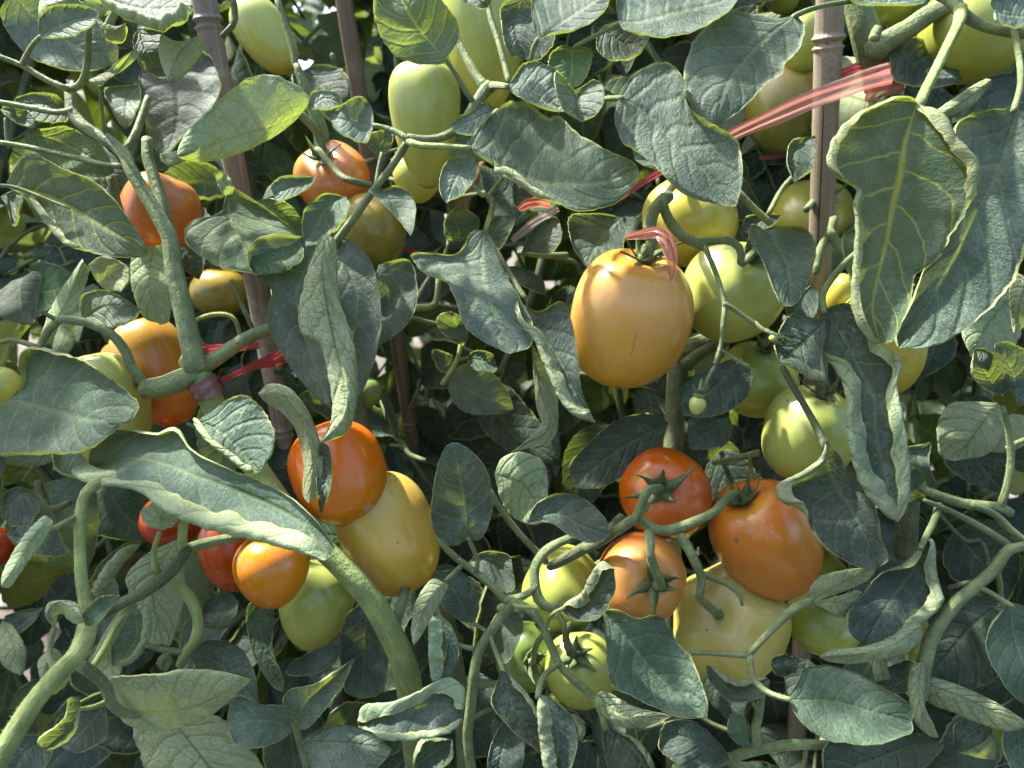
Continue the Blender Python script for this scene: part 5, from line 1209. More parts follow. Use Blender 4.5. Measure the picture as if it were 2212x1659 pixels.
Lf(PC, [(1012, 319), (1071, 352), (1138, 383), (1205, 398), (1300, 398), (1379, 362)], [(1021, 298), (1028, 280), (1050, 257), (1095, 222), (1121, 221), (1151, 232), (1175, 250), (1210, 256), (1240, 281), (1305, 322), (1358, 344)], [(1035, 338), (1068, 362), (1068, 378), (1105, 396), (1151, 429), (1190, 443), (1238, 457), (1290, 450), (1338, 432), (1374, 395)], (0.408, 0.395, 0.40), tilt=0.5, fold=0.05, roll=(30, 155), r=(7, 7), flap=(0, 16), rollp=((0.5, 1, 1, 0, 0, 0, 0), (0.2, 0.6, 1, 0.8, 0.3, 0.1, 0.1, 0.2)), n=64, mat='g', label="long dark grey green leaf spread across the middle above the orange tape end")
Lf(PC, [(1341, 211), (1395, 240), (1455, 305), (1525, 380), (1592, 443)], [(1350, 185), (1370, 158), (1410, 142), (1450, 150), (1473, 185), (1485, 235), (1520, 265), (1570, 290), (1599, 330), (1601, 400)], [(1333, 222), (1326, 262), (1345, 307), (1385, 338), (1420, 367), (1470, 412), (1530, 437), (1580, 446)], (0.405, 0.395, 0.385), tilt=0.5, fold=0.05, roll=(130, 20), r=(8, 6), rollp=((0.1, 0.5, 1, 1, 0.7, 0.8), None), n=56, mat='d', label="crinkled sunlit leaf reaching down to the yellow green tomato")
Lf(PC, [(1022, 337), (990, 375), (963, 440)], [(1000, 336), (965, 350), (949, 385), (951, 422)], [(1029, 355), (1026, 388), (1000, 422)], (0.412, 0.402), tilt=0.4, mat='d')
Lf(PC, [(1068, 235), (1020, 260), (971, 270)], [(1048, 222), (1015, 243), (988, 253)], [(1052, 262), (1022, 295), (985, 289)], (0.418, 0.412), mat='d')
Lf(PC, [(1345, 470), (1300, 510), (1265, 575)], [(1290, 462), (1230, 470), (1235, 530)], [(1352, 510), (1340, 560), (1300, 590)], (0.475, 0.465), mat='s')
Lf(PC, [(1115, 390), (1130, 430), (1175, 460)], [(1105, 410), (1115, 450)], [(1165, 400), (1175, 430)], (0.47, 0.465), mat='s')
Lf(PC, [(1125, 548), (1160, 520), (1215, 500)], [(1150, 498), (1200, 470)], [(1140, 548), (1190, 550), (1212, 525)], (0.465, 0.46), mat='s')
Lf(PC, [(1055, 540), (1068, 500), (1085, 465)], [(1050, 515), (1060, 475)], [(1080, 540), (1100, 510), (1112, 475)], (0.45, 0.455), tilt=0.6, mat='d')
Lf(PC, [(1000, 520), (985, 480), (1000, 445)], [(965, 520), (958, 480), (980, 450)], [(1030, 500), (1035, 470)], (0.48, 0.47))
Lf(PC, [(1045, 498), (1042, 580), (1062, 665), (1103, 765)], [(1018, 500), (985, 548), (920, 545), (884, 556), (918, 592), (960, 607), (985, 652), (1000, 702), (1050, 742)], [(1066, 520), (1092, 590), (1122, 640), (1150, 700), (1147, 747)], (0.44, 0.415, 0.405), tilt=0.35, fold=-0.1, roll=(40, 20), r=(6, 6), n=52, mat='d', label="drooping grey leaf, sunlit at its top, left of the dark gap")
Lf(PC, [(1118, 652), (1160, 700), (1215, 790), (1245, 855), (1287, 914)], [(1108, 660), (1118, 700), (1148, 738), (1172, 790), (1205, 862), (1240, 902)], [(1165, 672), (1212, 651), (1234, 690), (1248, 760), (1258, 850)], (0.425, 0.41, 0.40), fold=0.25, roll=(160, 0), r=(7, 6), flap=(22, 0), n=52, mat='s', rollp=((0.6, 0.6, 1, 1, 1, 1), None), label="twisted leaf with one pale rolled margin, left of the large peach tomato")
Lf(PC, [(1148, 740), (1168, 850), (1185, 925), (1103, 978)], [(1150, 800), (1158, 880), (1165, 920)], [(1182, 790), (1207, 870), (1195, 950)], (0.432, 0.425), face=-1, fold=0.5, mat='f')
Lf(PC, [(1002, 748), (985, 700), (975, 672)], [(955, 722), (943, 695), (950, 678)], [(1012, 722), (1006, 690)], (0.465, 0.46))
Lf(PC, [(1004, 774), (1040, 778), (1072, 782)], [(1030, 758), (1062, 764)], [(1030, 802), (1068, 806)], (0.50, 0.495))
Lf(PC, [(985, 780), (960, 790), (930, 770)], [(970, 765), (935, 755)], [(970, 805), (945, 800)], (0.51, 0.50))
Lf(PC, [(1178, 640), (1140, 600), (1090, 575)], [(1172, 605), (1130, 580)], [(1150, 630), (1110, 610)], (0.47, 0.47), mat='s')
# --- lower centre
Lf(PC, [(1010, 1166), (1003, 1080), (978, 955)], [(975, 1178), (938, 1150), (930, 1090), (944, 1010), (960, 968)], [(1042, 1162), (1064, 1100), (1060, 1040), (1040, 995), (1002, 962)], (0.43, 0.415), tilt=0.2, fold=0.02, mat='s', label="upright oval dark leaf in the dark gap beside the golden yellow plum tomato")
Lf(PC, [(1068, 1025), (1130, 1045), (1178, 1125)], [(1082, 990), (1122, 976), (1167, 990), (1184, 1035)], [(1078, 1072), (1100, 1112), (1145, 1135)], (0.46, 0.45), face=-1, mat='f')
Lf(PC, [(1445, 912), (1340, 970), (1235, 1045)], [(1390, 895), (1330, 908), (1268, 960), (1230, 1005)], [(1425, 962), (1355, 1022), (1300, 1054), (1252, 1058)], (0.485, 0.465), mat='s')
Lf(PC, [(1138, 1130), (1200, 1110), (1260, 1138), (1317, 1152)], [(1158, 1088), (1208, 1066), (1262, 1078), (1308, 1120)], [(1190, 1132), (1230, 1158), (1270, 1174), (1302, 1170)], (0.43, 0.415), tilt=0.4, mat='s')
Lf(PC, [(1212, 1316), (1272, 1302), (1328, 1228)], [(1224, 1298), (1268, 1270), (1299, 1212)], [(1240, 1343), (1292, 1338), (1330, 1280)], (0.40, 0.392), fold=0.2, roll=(160, 0), r=(7, 5), flap=(22, 0), rollp=((0.5, 1, 1, 0.9, 0.5), None), mat='s', label="curled leaf with a pale rolled edge touching the lowest ripe tomato")
Lf(PC, [(960, 1258), (920, 1310), (893, 1395)], [(928, 1250), (894, 1300), (885, 1352)], [(968, 1270), (942, 1322), (912, 1372)], (0.405, 0.40), face=-1, fold=0.4, roll=(60, 40), r=(12, 9))
Lf(PC, [(938, 1316), (966, 1390), (944, 1482)], [(926, 1340), (924, 1400), (930, 1462)], [(972, 1345), (993, 1392), (987, 1432), (960, 1477)], (0.412, 0.405), fold=0.1, roll=(160, 60), r=(7, 6), flap=(24, 0), mat='s')
Lf(PC, [(1022, 1347), (990, 1290), (943, 1233)], [(985, 1337), (948, 1300), (938, 1260)], [(1033, 1320), (1024, 1270), (985, 1233)], (0.43, 0.425), mat='s')
Lf(PC, [(790, 1300), (788, 1400), (780, 1510)], [(748, 1330), (733, 1400), (745, 1490)], [(832, 1380), (840, 1440), (820, 1500)], (0.45, 0.44), mat='s')
Lf(PC, [(1000, 1545), (960, 1520), (870, 1540), (773, 1568)], [(1006, 1500), (1000, 1478), (960, 1462), (905, 1490), (850, 1515), (785, 1522)], [(985, 1575), (950, 1592), (880, 1602), (805, 1597)], (0.405, 0.395), fold=0.1, roll=(150, 150), r=(5, 4), flap=(30, 12), mat='s', n=52, label="leaf with both margins rolled into wrinkled tubes below the thick green stem")
Lf(PC, [(1084, 1448), (1110, 1530), (1190, 1635)], [(1064, 1490), (1062, 1530), (1110, 1585), (1165, 1628)], [(1106, 1460), (1152, 1512), (1182, 1570)], (0.40, 0.385), fold=0.15, roll=(120, 150), r=(8, 9), mat='s')
Lf(PC, [(1168, 1500), (1205, 1580), (1200, 1680)], [(1158, 1530), (1163, 1600), (1175, 1670)], [(1192, 1508), (1232, 1545), (1248, 1602), (1230, 1665)], (0.392, 0.38), fold=0.05, roll=(160, 0), r=(7, 5), flap=(24, 0), mat='s')
Lf(PC, [(1110, 1555), (1085, 1620), (1070, 1700)], [(1085, 1560), (1056, 1620), (1053, 1690)], [(1132, 1590), (1132, 1640), (1110, 1700)], (0.415, 0.405), mat='s')
Lf(PC, [(1287, 1500), (1350, 1545), (1452, 1547)], [(1312, 1494), (1370, 1525), (1430, 1540)], [(1288, 1530), (1328, 1572), (1380, 1580), (1422, 1562)], (0.398, 0.385), face=-1, fold=0.35, roll=(30, 60), r=(8, 12), label="pale curled leaf below the broad dark leaf at bottom centre")
Lf(PC, [(1308, 1565), (1370, 1620), (1412, 1690)], [(1300, 1600), (1330, 1690)], [(1342, 1580), (1392, 1612), (1416, 1660)], (0.425, 0.41), roll=(0, 180), r=(5, 9), mat='s')
Lf(PC, [(650, 1600), (740, 1606), (846, 1617)], [(680, 1582), (740, 1566), (805, 1582)], [(680, 1665), (760, 1690), (825, 1652)], (0.385, 0.372), tilt=0.6, fold=0.0, mat='d')
Lf(PC, [(978, 1598), (930, 1632), (893, 1660)], [(940, 1592), (900, 1605)], [(978, 1640), (940, 1668)], (0.412, 0.405), roll=(150, 0), r=(10, 5), mat='s')
Lf(PC, [(1010, 1215), (1060, 1205), (1110, 1240)], [(1050, 1190), (1100, 1200)], [(1030, 1240), (1085, 1280), (1112, 1275)], (0.46, 0.455), mat='s')
Lf(PC, [(1130, 1325), (1090, 1350), (1060, 1430)], [(1080, 1320), (1045, 1380)], [(1128, 1370), (1100, 1430)], (0.455, 0.45), mat='s')
# --- upper right
Lf(PR, [(1718, 34), (1645, 90), (1572, 180), (1546, 274)], [(1672, 40), (1640, 32), (1575, 24), (1543, 38), (1508, 76), (1486, 116), (1476, 172), (1494, 232), (1524, 266)], [(1724, 32), (1738, 65), (1727, 107), (1694, 145), (1687, 167), (1655, 187), (1625, 217), (1585, 252)], (0.418, 0.405), tilt=0.4, fold=0.0, roll=(20, 80), r=(6, 7), n=52, mat='d', label="broad leaf left of the pale bamboo cane with a yellowish margin")
Lf(PR, [(1980, 222), (1958, 300), (1945, 380), (1925, 460), (1910, 540), (1893, 610), (1886, 670), (1903, 742)], [(1955, 210), (1917, 214), (1865, 234), (1825, 266), (1793, 310), (1784, 352), (1795, 380), (1825, 396), (1842, 412), (1836, 445), (1841, 490), (1836, 560), (1833, 640), (1846, 692), (1882, 738)], [(1992, 232), (2022, 247), (2062, 310), (2094, 342), (2108, 385), (2097, 435), (2070, 485), (2040, 537), (2020, 562), (1977, 598), (1966, 645), (1945, 695), (1922, 740)], (0.385, 0.375, 0.37, 0.365), tilt=0.25, fold=0.12, roll=(160, 155), r=(7, 9), flap=(14, 24), rollp=((0.5, 0.7, 0.8, 1, 1, 0.9, 0.8, 0.8, 0.7), (1, 1, 1, 0.9, 0.4, 0.1, 0.3, 0.4, 0.4)), n=72, mat='v', label="big hanging leaf with rolled pale margins in front of the yellow tomatoes")
Lf(PR, [(2196, 236), (2165, 350), (2100, 480), (2040, 600), (1942, 752)], [(2130, 236), (2085, 252), (2058, 282), (2068, 350), (2050, 480), (1992, 582), (1968, 652), (1938, 715)], [(2245, 250), (2260, 350), (2245, 450), (2212, 555), (2192, 608), (2127, 680), (2050, 734), (1992, 756)], (0.405, 0.395, 0.388, 0.382), tilt=0.2, fold=0.15, roll=(0, 40), r=(8, 8), n=60, mat='d', label="big hanging leaf dappled by sun at the right edge")
Lf(PR, [(1780, 668), (1825, 735), (1858, 803), (1885, 853), (1893, 936), (1912, 1020), (1932, 1098), (1940, 1128)], [(1766, 700), (1766, 755), (1806, 820), (1816, 870), (1820, 920), (1833, 986), (1860, 1055), (1908, 1112)], [(1826, 660), (1870, 718), (1914, 753), (1948, 784), (1934, 830), (1944, 903), (1952, 986), (1955, 1090)], (0.410, 0.395, 0.39, 0.385), fold=0.05, roll=(160, 175), r=(9, 8), flap=(34, 24), rollp=((0, 0.1, 0.8, 1, 1, 1, 1, 0.8), (0.2, 0.6, 0.9, 1, 1, 1, 0.9, 0.8)), n=72, mat='s', label="long hanging leaf rolled along both sides, its groove dark and its tip bleached")
Lf(PR, [(1788, 690), (1740, 738), (1686, 782)], [(1758, 690), (1715, 677), (1687, 705), (1670, 748)], [(1778, 760), (1786, 822), (1765, 828), (1710, 802)], (0.408, 0.402), fold=0.1, roll=(0, 190), r=(6, 10), rollp=(None, (0, 0.3, 1, 1, 1)), mat='s')
Lf(PR, [(1652, 498), (1695, 560), (1710, 662)], [(1625, 481), (1616, 515), (1643, 562), (1664, 612), (1685, 657)], [(1690, 490), (1737, 494), (1763, 540), (1748, 602), (1727, 648)], (0.425, 0.408), tilt=0.4, fold=0.1, mat='d', label="oval dusty leaf right of the round light green tomato")
Lf(PR, [(1783, 958), (1800, 1030), (1850, 1120), (1898, 1225)], [(1768, 988), (1720, 1022), (1676, 1046), (1684, 1085), (1732, 1108), (1755, 1152), (1800, 1198), (1868, 1230)], [(1810, 980), (1826, 1015), (1872, 1060), (1895, 1110), (1903, 1160), (1919, 1208)], (0.405, 0.392), fold=0.05, roll=(155, 0), r=(8, 5), flap=(22, 0), rollp=((1, 1, 1, 0.2, 0, 0), None), mat='s', n=52, label="dark slate leaf overlapping the bean shaped orange tomato")
Lf(PR, [(1600, 773), (1540, 840), (1474, 898)], [(1565, 780), (1510, 812), (1474, 836), (1464, 872)], [(1624, 805), (1617, 852), (1582, 887), (1520, 904)], (0.45, 0.44), mat='s', fold=0.05)
Lf(PR, [(1574, 902), (1520, 940), (1487, 968)], [(1530, 903), (1488, 908)], [(1581, 930), (1562, 967), (1510, 973)], (0.475, 0.465), tilt=0.7, mat='s')
Lf(PR, [(2155, 870), (2110, 930), (2062, 996)], [(2100, 866), (2050, 873), (2026, 915), (2030, 982)], [(2168, 890), (2168, 940), (2132, 985)], (0.475, 0.465), face=-1, mat='f')
Lf(PR, [(2166, 856), (2128, 805), (2106, 754)], [(2130, 845), (2098, 812), (2098, 770)], [(2182, 828), (2182, 790), (2152, 768), (2122, 754)], (0.432, 0.425), mat='s')
Lf(PR, [(2200, 880), (2185, 800), (2148, 742)], [(2185, 845), (2156, 792), (2146, 760)], [(2240, 850), (2240, 780), (2182, 740)], (0.425, 0.418), mat='s', roll=(60, 0), r=(6, 5))
Lf(PR, [(2200, 630), (2140, 690), (2095, 770)], [(2160, 620), (2085, 660), (2080, 720)], [(2215, 690), (2190, 750), (2130, 775)], (0.485, 0.47), face=-1, mat='s')
Lf(PR, [(2220, 600), (2205, 650), (2190, 720)], [(2190, 590), (2180, 650)], [(2240, 640), (2220, 700)], 0.44, face=-1)
Lf(PR, [(2006, 955), (1982, 992), (2016, 1050)], [(1953, 968), (1948, 985), (1972, 1012), (1990, 1045)], [(2010, 960), (2008, 1005), (2022, 1042)], (0.445, 0.44), tilt=0.7, mat='d', label="small bleached blue white leaf right of the rolled hanging leaf")
Lf(PR, [(2000, 1078), (1968, 1050), (1952, 995)], [(1960, 1086), (1945, 1060)], [(2002, 1050), (1985, 1018)], (0.44, 0.43))
Lf(PR, [(1922, 105), (1990, 150), (2078, 172)], [(1960, 82), (2010, 95), (2060, 140)], [(1928, 172), (2000, 194), (2050, 186)], (0.475, 0.465), mat='s')
Lf(PR, [(1815, -20), (1900, 4), (2010, -2)], [(1850, -35), (1950, -30)], [(1850, 12), (1920, 16), (1980, 12)], (0.425, 0.42), mat='d')
Lf(PR, [(2142, 172), (2085, 218), (2022, 252)], [(2120, 170), (2060, 208), (2022, 235)], [(2138, 190), (2105, 228), (2045, 256)], (0.445, 0.435), face=-1, fold=0.5, roll=(70, 70), r=(8, 8))
Lf(PR, [(2240, 170), (2150, 200), (2030, 275)], [(2160, 165), (2080, 190)], [(2220, 220), (2120, 250)], (0.465, 0.455), mat='s')
Lf(PR, [(2145, 20), (2185, 35), (2260, 40)], [(2140, 0), (2200, -20)], [(2150, 50), (2200, 62)], (0.40, 0.40), tilt=0.7, mat='d')
Lf(PR, [(1740, 295), (1715, 335), (1715, 395)], [(1705, 310), (1698, 355)], [(1760, 310), (1755, 370)], (0.475, 0.465), mat='s', roll=(0, 120), r=(6, 9))
Lf(PR, [(1690, 465), (1640, 480), (1600, 500)], [(1650, 462), (1610, 470)], [(1668, 490), (1620, 505)], (0.50, 0.50), mat='s')
Lf(PR, [(1822, 500), (1838, 540), (1835, 580)], [(1818, 530), (1822, 565)], [(1850, 500), (1860, 545)], (0.47, 0.465))
Lf(PR, [(1758, 610), (1735, 640), (1705, 690)], [(1720, 640), (1695, 665)], [(1768, 640), (1755, 690)], (0.47, 0.46), mat='s')
# --- lower right
Lf(PR, [(1754, 1302), (1810, 1262), (1893, 1228)], [(1748, 1275), (1775, 1245), (1825, 1230), (1872, 1226)], [(1790, 1292), (1832, 1277), (1877, 1254)], (0.405, 0.40), face=-1, fold=0.2, label="pale leaf turned over beside the bean shaped orange tomato")
Lf(PR, [(1752, 1304), (1820, 1302), (1860, 1330)], [(1800, 1288), (1862, 1278)], [(1800, 1327), (1835, 1338)], (0.415, 0.412), face=-1)
Lf(PR, [(1996, 1160), (1975, 1230), (1928, 1290), (1865, 1392)], [(1985, 1182), (1945, 1216), (1893, 1242), (1853, 1297), (1830, 1327), (1836, 1368)], [(2014, 1168), (2018, 1222), (2028, 1275), (2030, 1312), (1992, 1348), (1928, 1392)], (0.42, 0.405), fold=0.05, roll=(120, 160), r=(7, 7), flap=(14, 20), rollp=((1, 1, 0.6, 0, 0), (0.7, 1, 1, 0.8, 0.2)), mat='s', n=52, label="dark wrinkled leaf with a pale rolled right margin above the curled tube leaf")
Lf(PR, [(1990, 1352), (1930, 1392), (1850, 1415), (1768, 1420)], [(1975, 1346), (1925, 1372), (1870, 1394), (1800, 1402)], [(1994, 1385), (1952, 1420), (1872, 1436), (1808, 1436)], (0.398, 0.388), face=-1, fold=0.45, roll=(60, 60), r=(14, 14), label="leaf curled into a pale tapering tube above the sunlit oval leaf")
Lf(PR, [(1702, 1510), (1800, 1517), (1880, 1536), (1970, 1558)], [(1722, 1472), (1738, 1442), (1790, 1437), (1850, 1454), (1900, 1484), (1947, 1510), (1969, 1535)], [(1713, 1537), (1735, 1567), (1780, 1597), (1830, 1607), (1885, 1612), (1942, 1594), (1968, 1582)], (0.388, 0.375), tilt=0.5, fold=0.0, n=52, mat='g', label="oval leaf half in sun at the bottom right")
Lf(PR, [(2000, 1598), (1880, 1645), (1775, 1690)], [(1950, 1578), (1850, 1593), (1782, 1606)], [(2036, 1615), (1985, 1668), (1900, 1710)], (0.42, 0.41), mat='s')
Lf(PR, [(1992, 1430), (1984, 1490), (1998, 1550), (2028, 1594)], [(1966, 1440), (1961, 1500), (1973, 1560), (2005, 1592)], [(2003, 1450), (2000, 1520), (2018, 1562)], (0.40, 0.392), face=-1, fold=0.4, roll=(70, 60), r=(10, 10))
Lf(PR, [(1992, 1475), (2060, 1498), (2130, 1530), (2220, 1565)], [(2000, 1460), (2060, 1474), (2140, 1508), (2200, 1545)], [(2003, 1522), (2060, 1548), (2120, 1573), (2185, 1588)], (0.405, 0.395), face=-1, fold=0.4, roll=(50, 70), r=(12, 14), label="long pale leaf rolled over near the lower right corner")
Lf(PR, [(2165, 1300), (2090, 1365), (2000, 1470)], [(2100, 1285), (2050, 1312), (2010, 1400), (1994, 1450)], [(2195, 1345), (2172, 1442), (2100, 1490), (2040, 1480)], (0.435, 0.42), mat='s', fold=0.0)
Lf(PR, [(2186, 1302), (2195, 1390), (2240, 1520)], [(2160, 1320), (2133, 1360), (2128, 1402), (2150, 1455), (2195, 1510)], [(2215, 1310), (2270, 1350), (2290, 1450)], (0.405, 0.395), tilt=0.3, mat='g', fold=0.0)
Lf(PR, [(1300, 1318), (1370, 1400), (1430, 1470), (1528, 1550)], [(1305, 1350), (1308, 1400), (1310, 1452), (1312, 1470), (1328, 1490), (1372, 1508), (1412, 1528), (1472, 1551)], [(1335, 1317), (1370, 1333), (1422, 1328), (1447, 1355), (1467, 1390), (1492, 1420), (1517, 1480), (1530, 1522)], (0.408, 0.388), tilt=0.4, fold=0.0, roll=(60, 130), r=(9, 8), rollp=((0, 0.5, 1, 0.2, 0, 0), (1, 1, 0.8, 0.1, 0, 0)), n=52, mat='g', label="broad dark leaf under the lowest ripe tomato")
Lf(PR, [(1578, 1642), (1500, 1600), (1425, 1580)], [(1552, 1605), (1500, 1558), (1440, 1558)], [(1540, 1655), (1480, 1660), (1422, 1620)], (0.412, 0.405), mat='s')
Lf(PR, [(1628, 1620), (1600, 1582), (1578, 1543)], [(1600, 1612), (1570, 1582), (1573, 1550)], [(1617, 1592), (1614, 1560), (1595, 1540)], (0.412, 0.405))
Lf(PR, [(1526, 1436), (1580, 1492), (1664, 1472)], [(1545, 1444), (1592, 1470), (1652, 1463)], [(1530, 1470), (1578, 1518), (1645, 1508)], (0.425, 0.415), roll=(190, 0), r=(11, 5), mat='s')
Lf(PR, [(1710, 1455), (1695, 1430), (1700, 1410)], [(1672, 1455), (1665, 1430), (1680, 1412)], [(1722, 1440), (1720, 1420)], (0.425, 0.42), mat='s')
Lf(PR, [(2140, 1560), (2090, 1590), (2060, 1620)], [(2110, 1550), (2060, 1565)], [(2140, 1590), (2090, 1625)], (0.425, 0.415), mat='s')
Lf(PR, [(2150, 1640), (2110, 1620), (2070, 1590)], [(2120, 1640), (2070, 1625)], [(2150, 1600), (2110, 1590)], (0.43, 0.42), face=-1)
Lf(PR, [(2200, 1560), (2205, 1620), (2225, 1690)], [(2160, 1590), (2180, 1660)], [(2235, 1590), (2250, 1650)], (0.42, 0.41))
Lf(PR, [(1995, 1445), (1930, 1480), (1890, 1480)], [(1960, 1425), (1900, 1450)], [(1975, 1490), (1920, 1500)], (0.43, 0.425), mat='s')
Lf(PR, [(1900, 1410), (1905, 1450), (1912, 1490)], [(1885, 1440), (1895, 1480)], [(1918, 1440), (1925, 1475)], 0.425, face=-1)
# ------------------------------------------------------------------ the rest of the foliage: the same few blades, turned, in the depth of the row and above the frame
def proto(seed, mat, L=0.080, W=0.024, roll=(40, 40), face=1, droop=0.25, fold=0.2, n=26, m=6, k=5):
    rng = np.random.default_rng(seed)
    t = np.linspace(0, 1, n)
    bend = rng.uniform(-0.12, 0.12) * L
    mid = np.stack([bend * np.sin(math.pi * t), L * t, -droop * L * t ** 2 + 0.04 * L * np.sin(6 * t + rng.uniform(0, 6))], 1)
    prof = np.sin(math.pi * np.clip(t, 0, 1) ** 0.72) ** 0.75
    prof = prof * (1 + wob(t, rng, (4, 7, 11), 0.07))
    prof[0] = 0; prof[-1] = 0
    edges = []
    for s in (1, -1):
        w = W * prof * rng.uniform(0.85, 1.15)
        e = mid + np.stack([s * w, -0.12 * w, fold * w], 1)
        edges.append(e)
    return blade(mid, edges[0], edges[1], np.array([0, 0, 1.0]), 1, roll, (0.0035, 0.0035), seed, LM[mat], m=m, k=k, name="leaf")
PRO = [proto(11, 'g', roll=(30, 20)), proto(12, 's', W=0.028, roll=(10, 60)), proto(13, 'g', L=0.07, W=0.026, roll=(150, 30)), proto(14, 'f', L=0.075, W=0.022, roll=(60, 170)),
       proto(15, 's', L=0.085, W=0.026, roll=(0, 0), droop=0.4), proto(16, 'd', L=0.06, W=0.022, roll=(60, 60), droop=0.1), proto(17, 'f', L=0.065, W=0.027, roll=(20, 20), droop=0.5), proto(18, 's', L=0.07, W=0.030, roll=(180, 120))]
def compound(seed, mats, L=0.20):
    """one whole tomato leaf: a stalk with two or three pairs of leaflets and one at its end"""
    rng = np.random.default_rng(seed)
    V = []; F = []; U1 = []; U2 = []; MI = []
    n = 14
    t = np.linspace(0, 1, n)
    spine = np.stack([0.02 * L * np.sin(4 * t + seed), L * t, -0.35 * L * t ** 2], 1)
    tm = tube_mesh(spine, np.linspace(0.0022, 0.0010, n), M_STEM, 6, per=0.012, seed=seed)
    def add(me, rot, off, mi):
        b = sum(len(x) for x in V)
        co = np.empty(len(me.vertices) * 3); me.vertices.foreach_get("co", co); co = co.reshape(-1, 3) @ rot.T + off
        V.append(co)
        for p in me.polygons: F.append([b + q for q in p.vertices]); MI.append(mi)
        for nm, store in (("UVMap", U1), ("Size", U2)):
            a = np.zeros((len(me.vertices), 2))
            if nm in me.uv_layers:
                lay = np.empty(len(me.loops) * 2); me.uv_layers[nm].data.foreach_get("uv", lay)
                vi = np.empty(len(me.loops), int); me.loops.foreach_get("vertex_index", vi)
                a[vi] = lay.reshape(-1, 2)
            store.append(a)
    add(tm, np.eye(3), np.zeros(3), 0)
    spots = [(1.0, 0.0, 1.0)]
    for tt, sc in ((0.30, 0.75), (0.52, 0.95), (0.76, 1.0)):
        for sd in (1, -1):
            spots.append((tt + rng.uniform(-0.05, 0.05), sd * rng.uniform(0.8, 1.3), sc * rng.uniform(0.8, 1.1)))
    for tt, ang, sc in spots:
        o = np.array([np.interp(tt, t, spine[:, k]) for k in range(3)])
        me = proto(int(rng.integers(1, 9999)), 'g', L=0.075 * sc, W=0.026 * sc, roll=(rng.uniform(0, 190), rng.uniform(0, 190)), droop=rng.uniform(0.1, 0.6), fold=rng.uniform(0, 0.3), n=16, m=4, k=4)
        ca, sa = math.cos(ang), math.sin(ang)
        Rz = np.array([[ca, sa, 0], [-sa, ca, 0], [0, 0, 1.0]])
        a2 = rng.normal(0, 0.35); Ry = np.array([[math.cos(a2), 0, math.sin(a2)], [0, 1, 0], [-math.sin(a2), 0, math.cos(a2)]])
        add(me, Rz @ Ry, o, int(rng.integers(1, 1 + len(mats))))
        bpy.data.meshes.remove(me)
    bpy.data.meshes.remove(tm)
    return make_mesh("leaf", np.vstack(V), F, np.vstack(U1), np.vstack(U2), True, (M_STEM,) + tuple(LM[q] for q in mats), MI)
COMP = [compound(31, 'gs'), compound(32, 'sg'), compound(33, 'gf'), compound(34, 'ss'), compound(35, 'gd'), compound(36, 'fg')]
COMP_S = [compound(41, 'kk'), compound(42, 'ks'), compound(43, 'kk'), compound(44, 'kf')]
M_DEAD = leaf_material("leaf_dry", top=(0.20, 0.14, 0.07), top2=(0.28, 0.20, 0.10), under=(0.30, 0.23, 0.13), dust=0.2, trans=(0.3, 0.2, 0.05), tfac=0.2)
M_YEL = leaf_material("leaf_yellowing", top=(0.15, 0.17, 0.035), top2=(0.26, 0.26, 0.05), under=(0.33, 0.34, 0.14), dust=0.2, tfac=0.3)
LM['b'] = M_DEAD; LM['y'] = M_YEL
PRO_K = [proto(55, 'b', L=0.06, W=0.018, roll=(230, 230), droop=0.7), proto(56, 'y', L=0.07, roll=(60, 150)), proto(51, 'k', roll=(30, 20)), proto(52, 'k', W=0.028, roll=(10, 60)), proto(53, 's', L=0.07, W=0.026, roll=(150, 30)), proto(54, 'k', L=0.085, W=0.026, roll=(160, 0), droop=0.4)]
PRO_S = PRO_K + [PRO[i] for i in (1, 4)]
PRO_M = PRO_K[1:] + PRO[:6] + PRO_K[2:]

def place_leaf(plant, me, pos, normal, direction, scale):
    z = nrm(np.asarray(normal)); y = np.asarray(direction) - z * (np.asarray(direction) @ z); y = nrm(y); x = np.cross(y, z)
    M = Matrix(((x[0], y[0], z[0]), (x[1], y[1], z[1]), (x[2], y[2], z[2]))) * scale
    o = bpy.data.objects.new("leaf", me); COL.objects.link(o)
    o.parent = plant
    o.rotation_mode = 'QUATERNION'
    R = Matrix(((x[0], y[0], z[0]), (x[1], y[1], z[1]), (x[2], y[2], z[2])))
    o.rotation_quaternion = R.to_quaternion(); o.scale = (scale,) * 3
    o.location = Vector(pos) - plant.location
    return o

